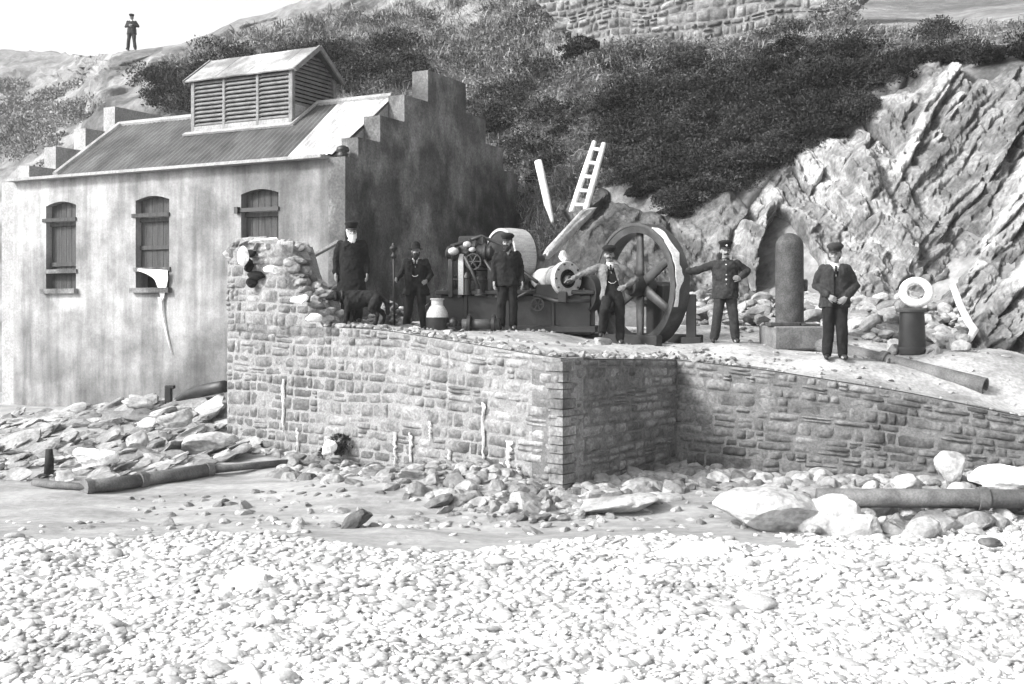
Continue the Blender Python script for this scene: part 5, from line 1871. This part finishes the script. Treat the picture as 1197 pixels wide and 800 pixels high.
    if kind != 'bowler':
        q_ = MB(); V_ = []
        m_ = 12
        for dz in (0, -.008):
            for i in range(m_ + 1):
                a = math.pi + math.pi * i / m_
                for rr in (0, 1):
                    V_.append(hh(math.cos(a) * (.083 + .004 * rr), .0 + math.sin(a) * (.098 + .055 * rr * abs(math.sin(a)) ** .6), .058 - .026 * rr * abs(math.sin(a)) + dz))
        F_ = []
        o2 = (m_ + 1) * 2
        for i in range(m_):
            F_ += [(i * 2, i * 2 + 1, i * 2 + 3, i * 2 + 2), (i * 2 + 2 + o2, i * 2 + 3 + o2, i * 2 + 1 + o2, i * 2 + o2), (i * 2 + 1, i * 2 + 1 + o2, i * 2 + 3 + o2, i * 2 + 3)]
        q_.add(V_, F_)
        putmb('peak', q_, spec.get('peakm', M['leather']), ho)
    if kind == 'peaked' and spec.get('badge'):
        q_ = MB(); q_.ell(hh(0, -.10, .085), (.018, .008, .018), 2); putmb('badge', q_, M['brass'], ho)
    return root, T


ST = [((-.09, 0, .88), (-.10, -.03, .48), (-.11, .01, .09)), ((.09, 0, .88), (.10, -.03, .48), (.11, .01, .09))]
WIDE = [((-.09, 0, .88), (-.14, -.04, .48), (-.19, .02, .09)), ((.09, 0, .88), (.13, -.03, .48), (.17, .01, .09))]
DN = [((-.25, .03, 1.13), (-.26, -.05, .89)), ((.25, .03, 1.13), (.26, -.05, .89))]

person('old white-bearded man in a long black coat standing behind the dog', 411, 257, 378, 19.0, .12,
       dict(arms=[((-.27, .02, 1.13), (-.28, -.05, .88)), ((.26, .03, 1.13), (.27, -.06, .88))], legs=ST, coat_len=.42, flare=.05, vneck=1.40, vw=.05, tie=False,
            hat='peaked', hair='white', beard=.07, turn=.25, buttoned=0))
r2, T2 = person('short bearded man in a bowler hat and waistcoat holding a tall staff', 486, 281, 387, 19.8, .0,
                dict(arms=[((-.30, .0, 1.16), (-.37, -.16, 1.02), dict(d=(-.3, -.9, .1), n=(1, -.2, 0), curl=1.25)), ((.30, .02, 1.14), (.24, -.16, 1.0), dict(d=(-.3, -.8, -.2), curl=.7))],
                     legs=WIDE, vest=M['cloth'], open=.06, vneck=1.2, coat_len=.72, flare=.05, hat='bowler', beard=.03, turn=.05))
st_top = T2([[-.42, -.24, 1.62]])[0]; st_bot = T2([[-.40, -.26, .0]])[0]; st_bot[2] = zp(st_bot[0], st_bot[1])
wk = thing('walking_staff', st_bot, 'tall dark staff with a knobbed head held by the man in the bowler', 'staff')
q_ = MB(); q_.tube([st_bot, st_top], [.018, .024], 10); obj('shaft', q_, M['leather'], parent=wk, smooth=True)
q_ = MB(); dU = (st_top - st_bot) / np.linalg.norm(st_top - st_bot)
q_.lathe([(.02, -.16), (.05, -.14), (.05, -.10), (.03, -.08), (.03, -.03), (.065, .0), (.075, .03), (.05, .06), (.03, .07), (.035, .1), (.02, .12)], st_top, dU, 14); obj('knob', q_, M['leather'], parent=wk, smooth=True)
person('bearded man in a dark cap and suit standing in front of the belt drum', 593, 270, 386, 19.55, .1,
       dict(arms=[((-.24, .03, 1.13), (-.25, -.06, .88)), ((.26, .02, 1.13), (.27, -.08, .89))], legs=ST, coat_len=.80, vneck=1.36, vw=.045, hat='flat', beard=.02, turn=-.35, tie=False))
person('man in an open light jacket with one arm stretched to the engine', 717, 284, 404, 18.6, -.05,
       dict(arms=[((-.47, -.03, 1.30), (-.74, -.05, 1.17), dict(d=(-1, .0, -.25), n=(0, -.3, -1), curl=.35)), ((.40, .06, 1.17), (.21, -.10, 1.04), dict(d=(-.8, -.3, -.35), n=(-.5, .8, 0), curl=.5))],
            legs=[((-.09, 0, .88), (-.17, -.22, .60), (-.20, -.05, .21)), ((.09, 0, .88), (.12, -.02, .48), (.12, .02, .09))],
            coat=M['tweed'], vest=M['cloth'], open=.10, vneck=1.15, vw=.10, coat_len=.80, lean=(-.11, .0), hat='flat', moustache=1, turn=-.1))
person('man in a buttoned dark uniform and peaked cap reaching to the flywheel', 848, 279, 402, 18.8, -.1,
       dict(arms=[((-.46, .03, 1.27), (-.74, .03, 1.25), dict(d=(-1, .05, 0), n=(0, .2, -1), curl=.3)), ((.38, .08, 1.26), (.24, -.15, 1.12), dict(d=(-.5, -.5, .1), n=(-.6, .6, 0), curl=.8))],
            legs=WIDE, coat=M['clothmid'], trousers=M['clothmid'], buttoned=1, coat_len=.78, vneck=1.6, tie=False, hat='peaked', badge=1, moustache=1, turn=.1))
person('man in cap and dark suit with hands together right of the bollard', 976, 281, 415, 17.3, -.15,
       dict(arms=[((-.28, .06, 1.14), (-.12, -.18, .97), dict(d=(.6, -.25, -.35), n=(.3, .9, 0), curl=.6)), ((.31, .06, 1.14), (.14, -.19, .95), dict(d=(-.6, -.2, -.4), n=(-.3, .9, 0), curl=.6))],
            legs=ST, coat=M['clothmid'], trousers=M['cloth'], vest=M['clothmid'], chain=False, open=.03, vneck=1.28, coat_len=.80, hat='flat', turn=-.3, hatm=M['clothmid']))
jc = int(np.argmin(np.abs(cols - 154)))
colp = Gp[:, jc]
cpy = HZ - F * (colp[:, 2] - EYE) / colp[:, 1]
ic = int(np.argmin(cpy[:130])); fy_ = float(colp[ic, 1]); fpy = float(cpy[ic]) + .6
person('distant man standing with folded arms on the skyline of the hill', 154, fpy - 44 * 53 / fy_, fpy, fy_, .0,
       dict(quay=False, z=1, arms=[((-.30, .02, 1.16), (-.08, -.17, 1.16), dict(d=(.9, -.1, .0), curl=.4)), ((.30, .02, 1.16), (.08, -.18, 1.20), dict(d=(-.9, -.1, 0), curl=.4))],
            legs=WIDE, coat=M['clothmid'], trousers=M['clothmid'], vneck=1.32, vw=.06, hat='flat'))
# block under the raised boot
q_ = MB(); bpt = W(703, 402, 18.45); add_rock(q_, (bpt[0], bpt[1], zp(bpt[0], bpt[1]) + .03), (.42, .34, .2), rng, 3, 6, .05, box=.4)
obj('stone', q_, M['rubble'], 'stone under the raised boot of the man in the light jacket', 'stone')

# ------------------------------------------------------------------ dog
db = W(424, 381, 18.55); db[2] = zp(db[0], db[1])
dg_ = MB()
D = lambda x, y, z: np.array([x, y, z])
dg_.loft([(D(-.36, 0, .40), D(0, .05, 0), D(0, 0, .07)), (D(-.30, 0, .40), D(0, .115, 0), D(0, 0, .155)), (D(-.12, 0, .41), D(0, .13, 0), D(0, 0, .165)), (D(.10, 0, .43), D(0, .115, 0), D(0, 0, .135)),
          (D(.26, 0, .43), D(0, .115, 0), D(0, 0, .135)), (D(.36, 0, .42), D(0, .06, 0), D(0, 0, .08))], 18)
dg_.cap(D(-.30, 0, .46), D(-.45, -.04, .47), .10, .085)
dg_.ell(D(-.50, -.05, .47), (.095, .085, .085), 3)
dg_.cap(D(-.55, -.07, .455), D(-.66, -.10, .425), .05, .038)
dg_.ell(D(-.675, -.105, .43), (.018, .02, .016), 2)
for s_ in (-1, 1):
    dg_.cap(D(-.49, -.045 + s_ * .08, .53), D(-.475, -.045 + s_ * .105, .42), .022, .032)
    fx = -.27 + .04 * s_
    dg_.cap(D(-.27, s_ * .085, .36), D(fx + .02, s_ * .09, .22), .075, .048); dg_.cap(D(fx + .02, s_ * .09, .22), D(fx, s_ * .09, .05), .042, .034); dg_.cap(D(fx, s_ * .09, .035), D(fx - .05, s_ * .09, .03), .036, .03)
    hx = .27 + .05 * s_
    dg_.cap(D(.27, s_ * .08, .40), D(hx - .06, s_ * .1, .27), .10, .062); dg_.cap(D(hx - .06, s_ * .1, .27), D(hx + .08, s_ * .1, .17), .055, .036); dg_.cap(D(hx + .08, s_ * .1, .17), D(hx + .05, s_ * .1, .04), .034, .03); dg_.cap(D(hx + .05, s_ * .1, .035), D(hx, s_ * .1, .03), .034, .028)
dg_.cap(D(.35, 0, .47), D(.46, .02, .36), .05, .055); dg_.cap(D(.46, .02, .36), D(.48, .02, .20), .06, .035)
V, Nn, fs = remesh(dg_, .012, 2); V = V + Nn * (.016 * fbm(V * (1, 1, .6), 16, 3, 9))[:, None]
V = V * np.array([.88, 1, 1.04]) + db
q_ = MB(); q_.add(V, fs)
dog = thing('dog', db, 'big shaggy black dog standing in front of the old man', 'dog')
obj('body', q_, M['fur'], parent=dog, smooth=True)
q_ = MB(); q_.lathe([(.098, -.018), (.106, -.018), (.106, .018), (.098, .018)], db + D(-.352, -.025, .484), (-.9, -.25, .05), 20, closed=True); obj('collar', q_, M['leather'], parent=dog, smooth=True)
for s_ in (-1, 1):
    q_ = MB(); q_.ell(db + D(-.497, -.07 + s_ * .05, .52), (.01, .01, .01), 2); obj('eye', q_, M['eye'], parent=dog)
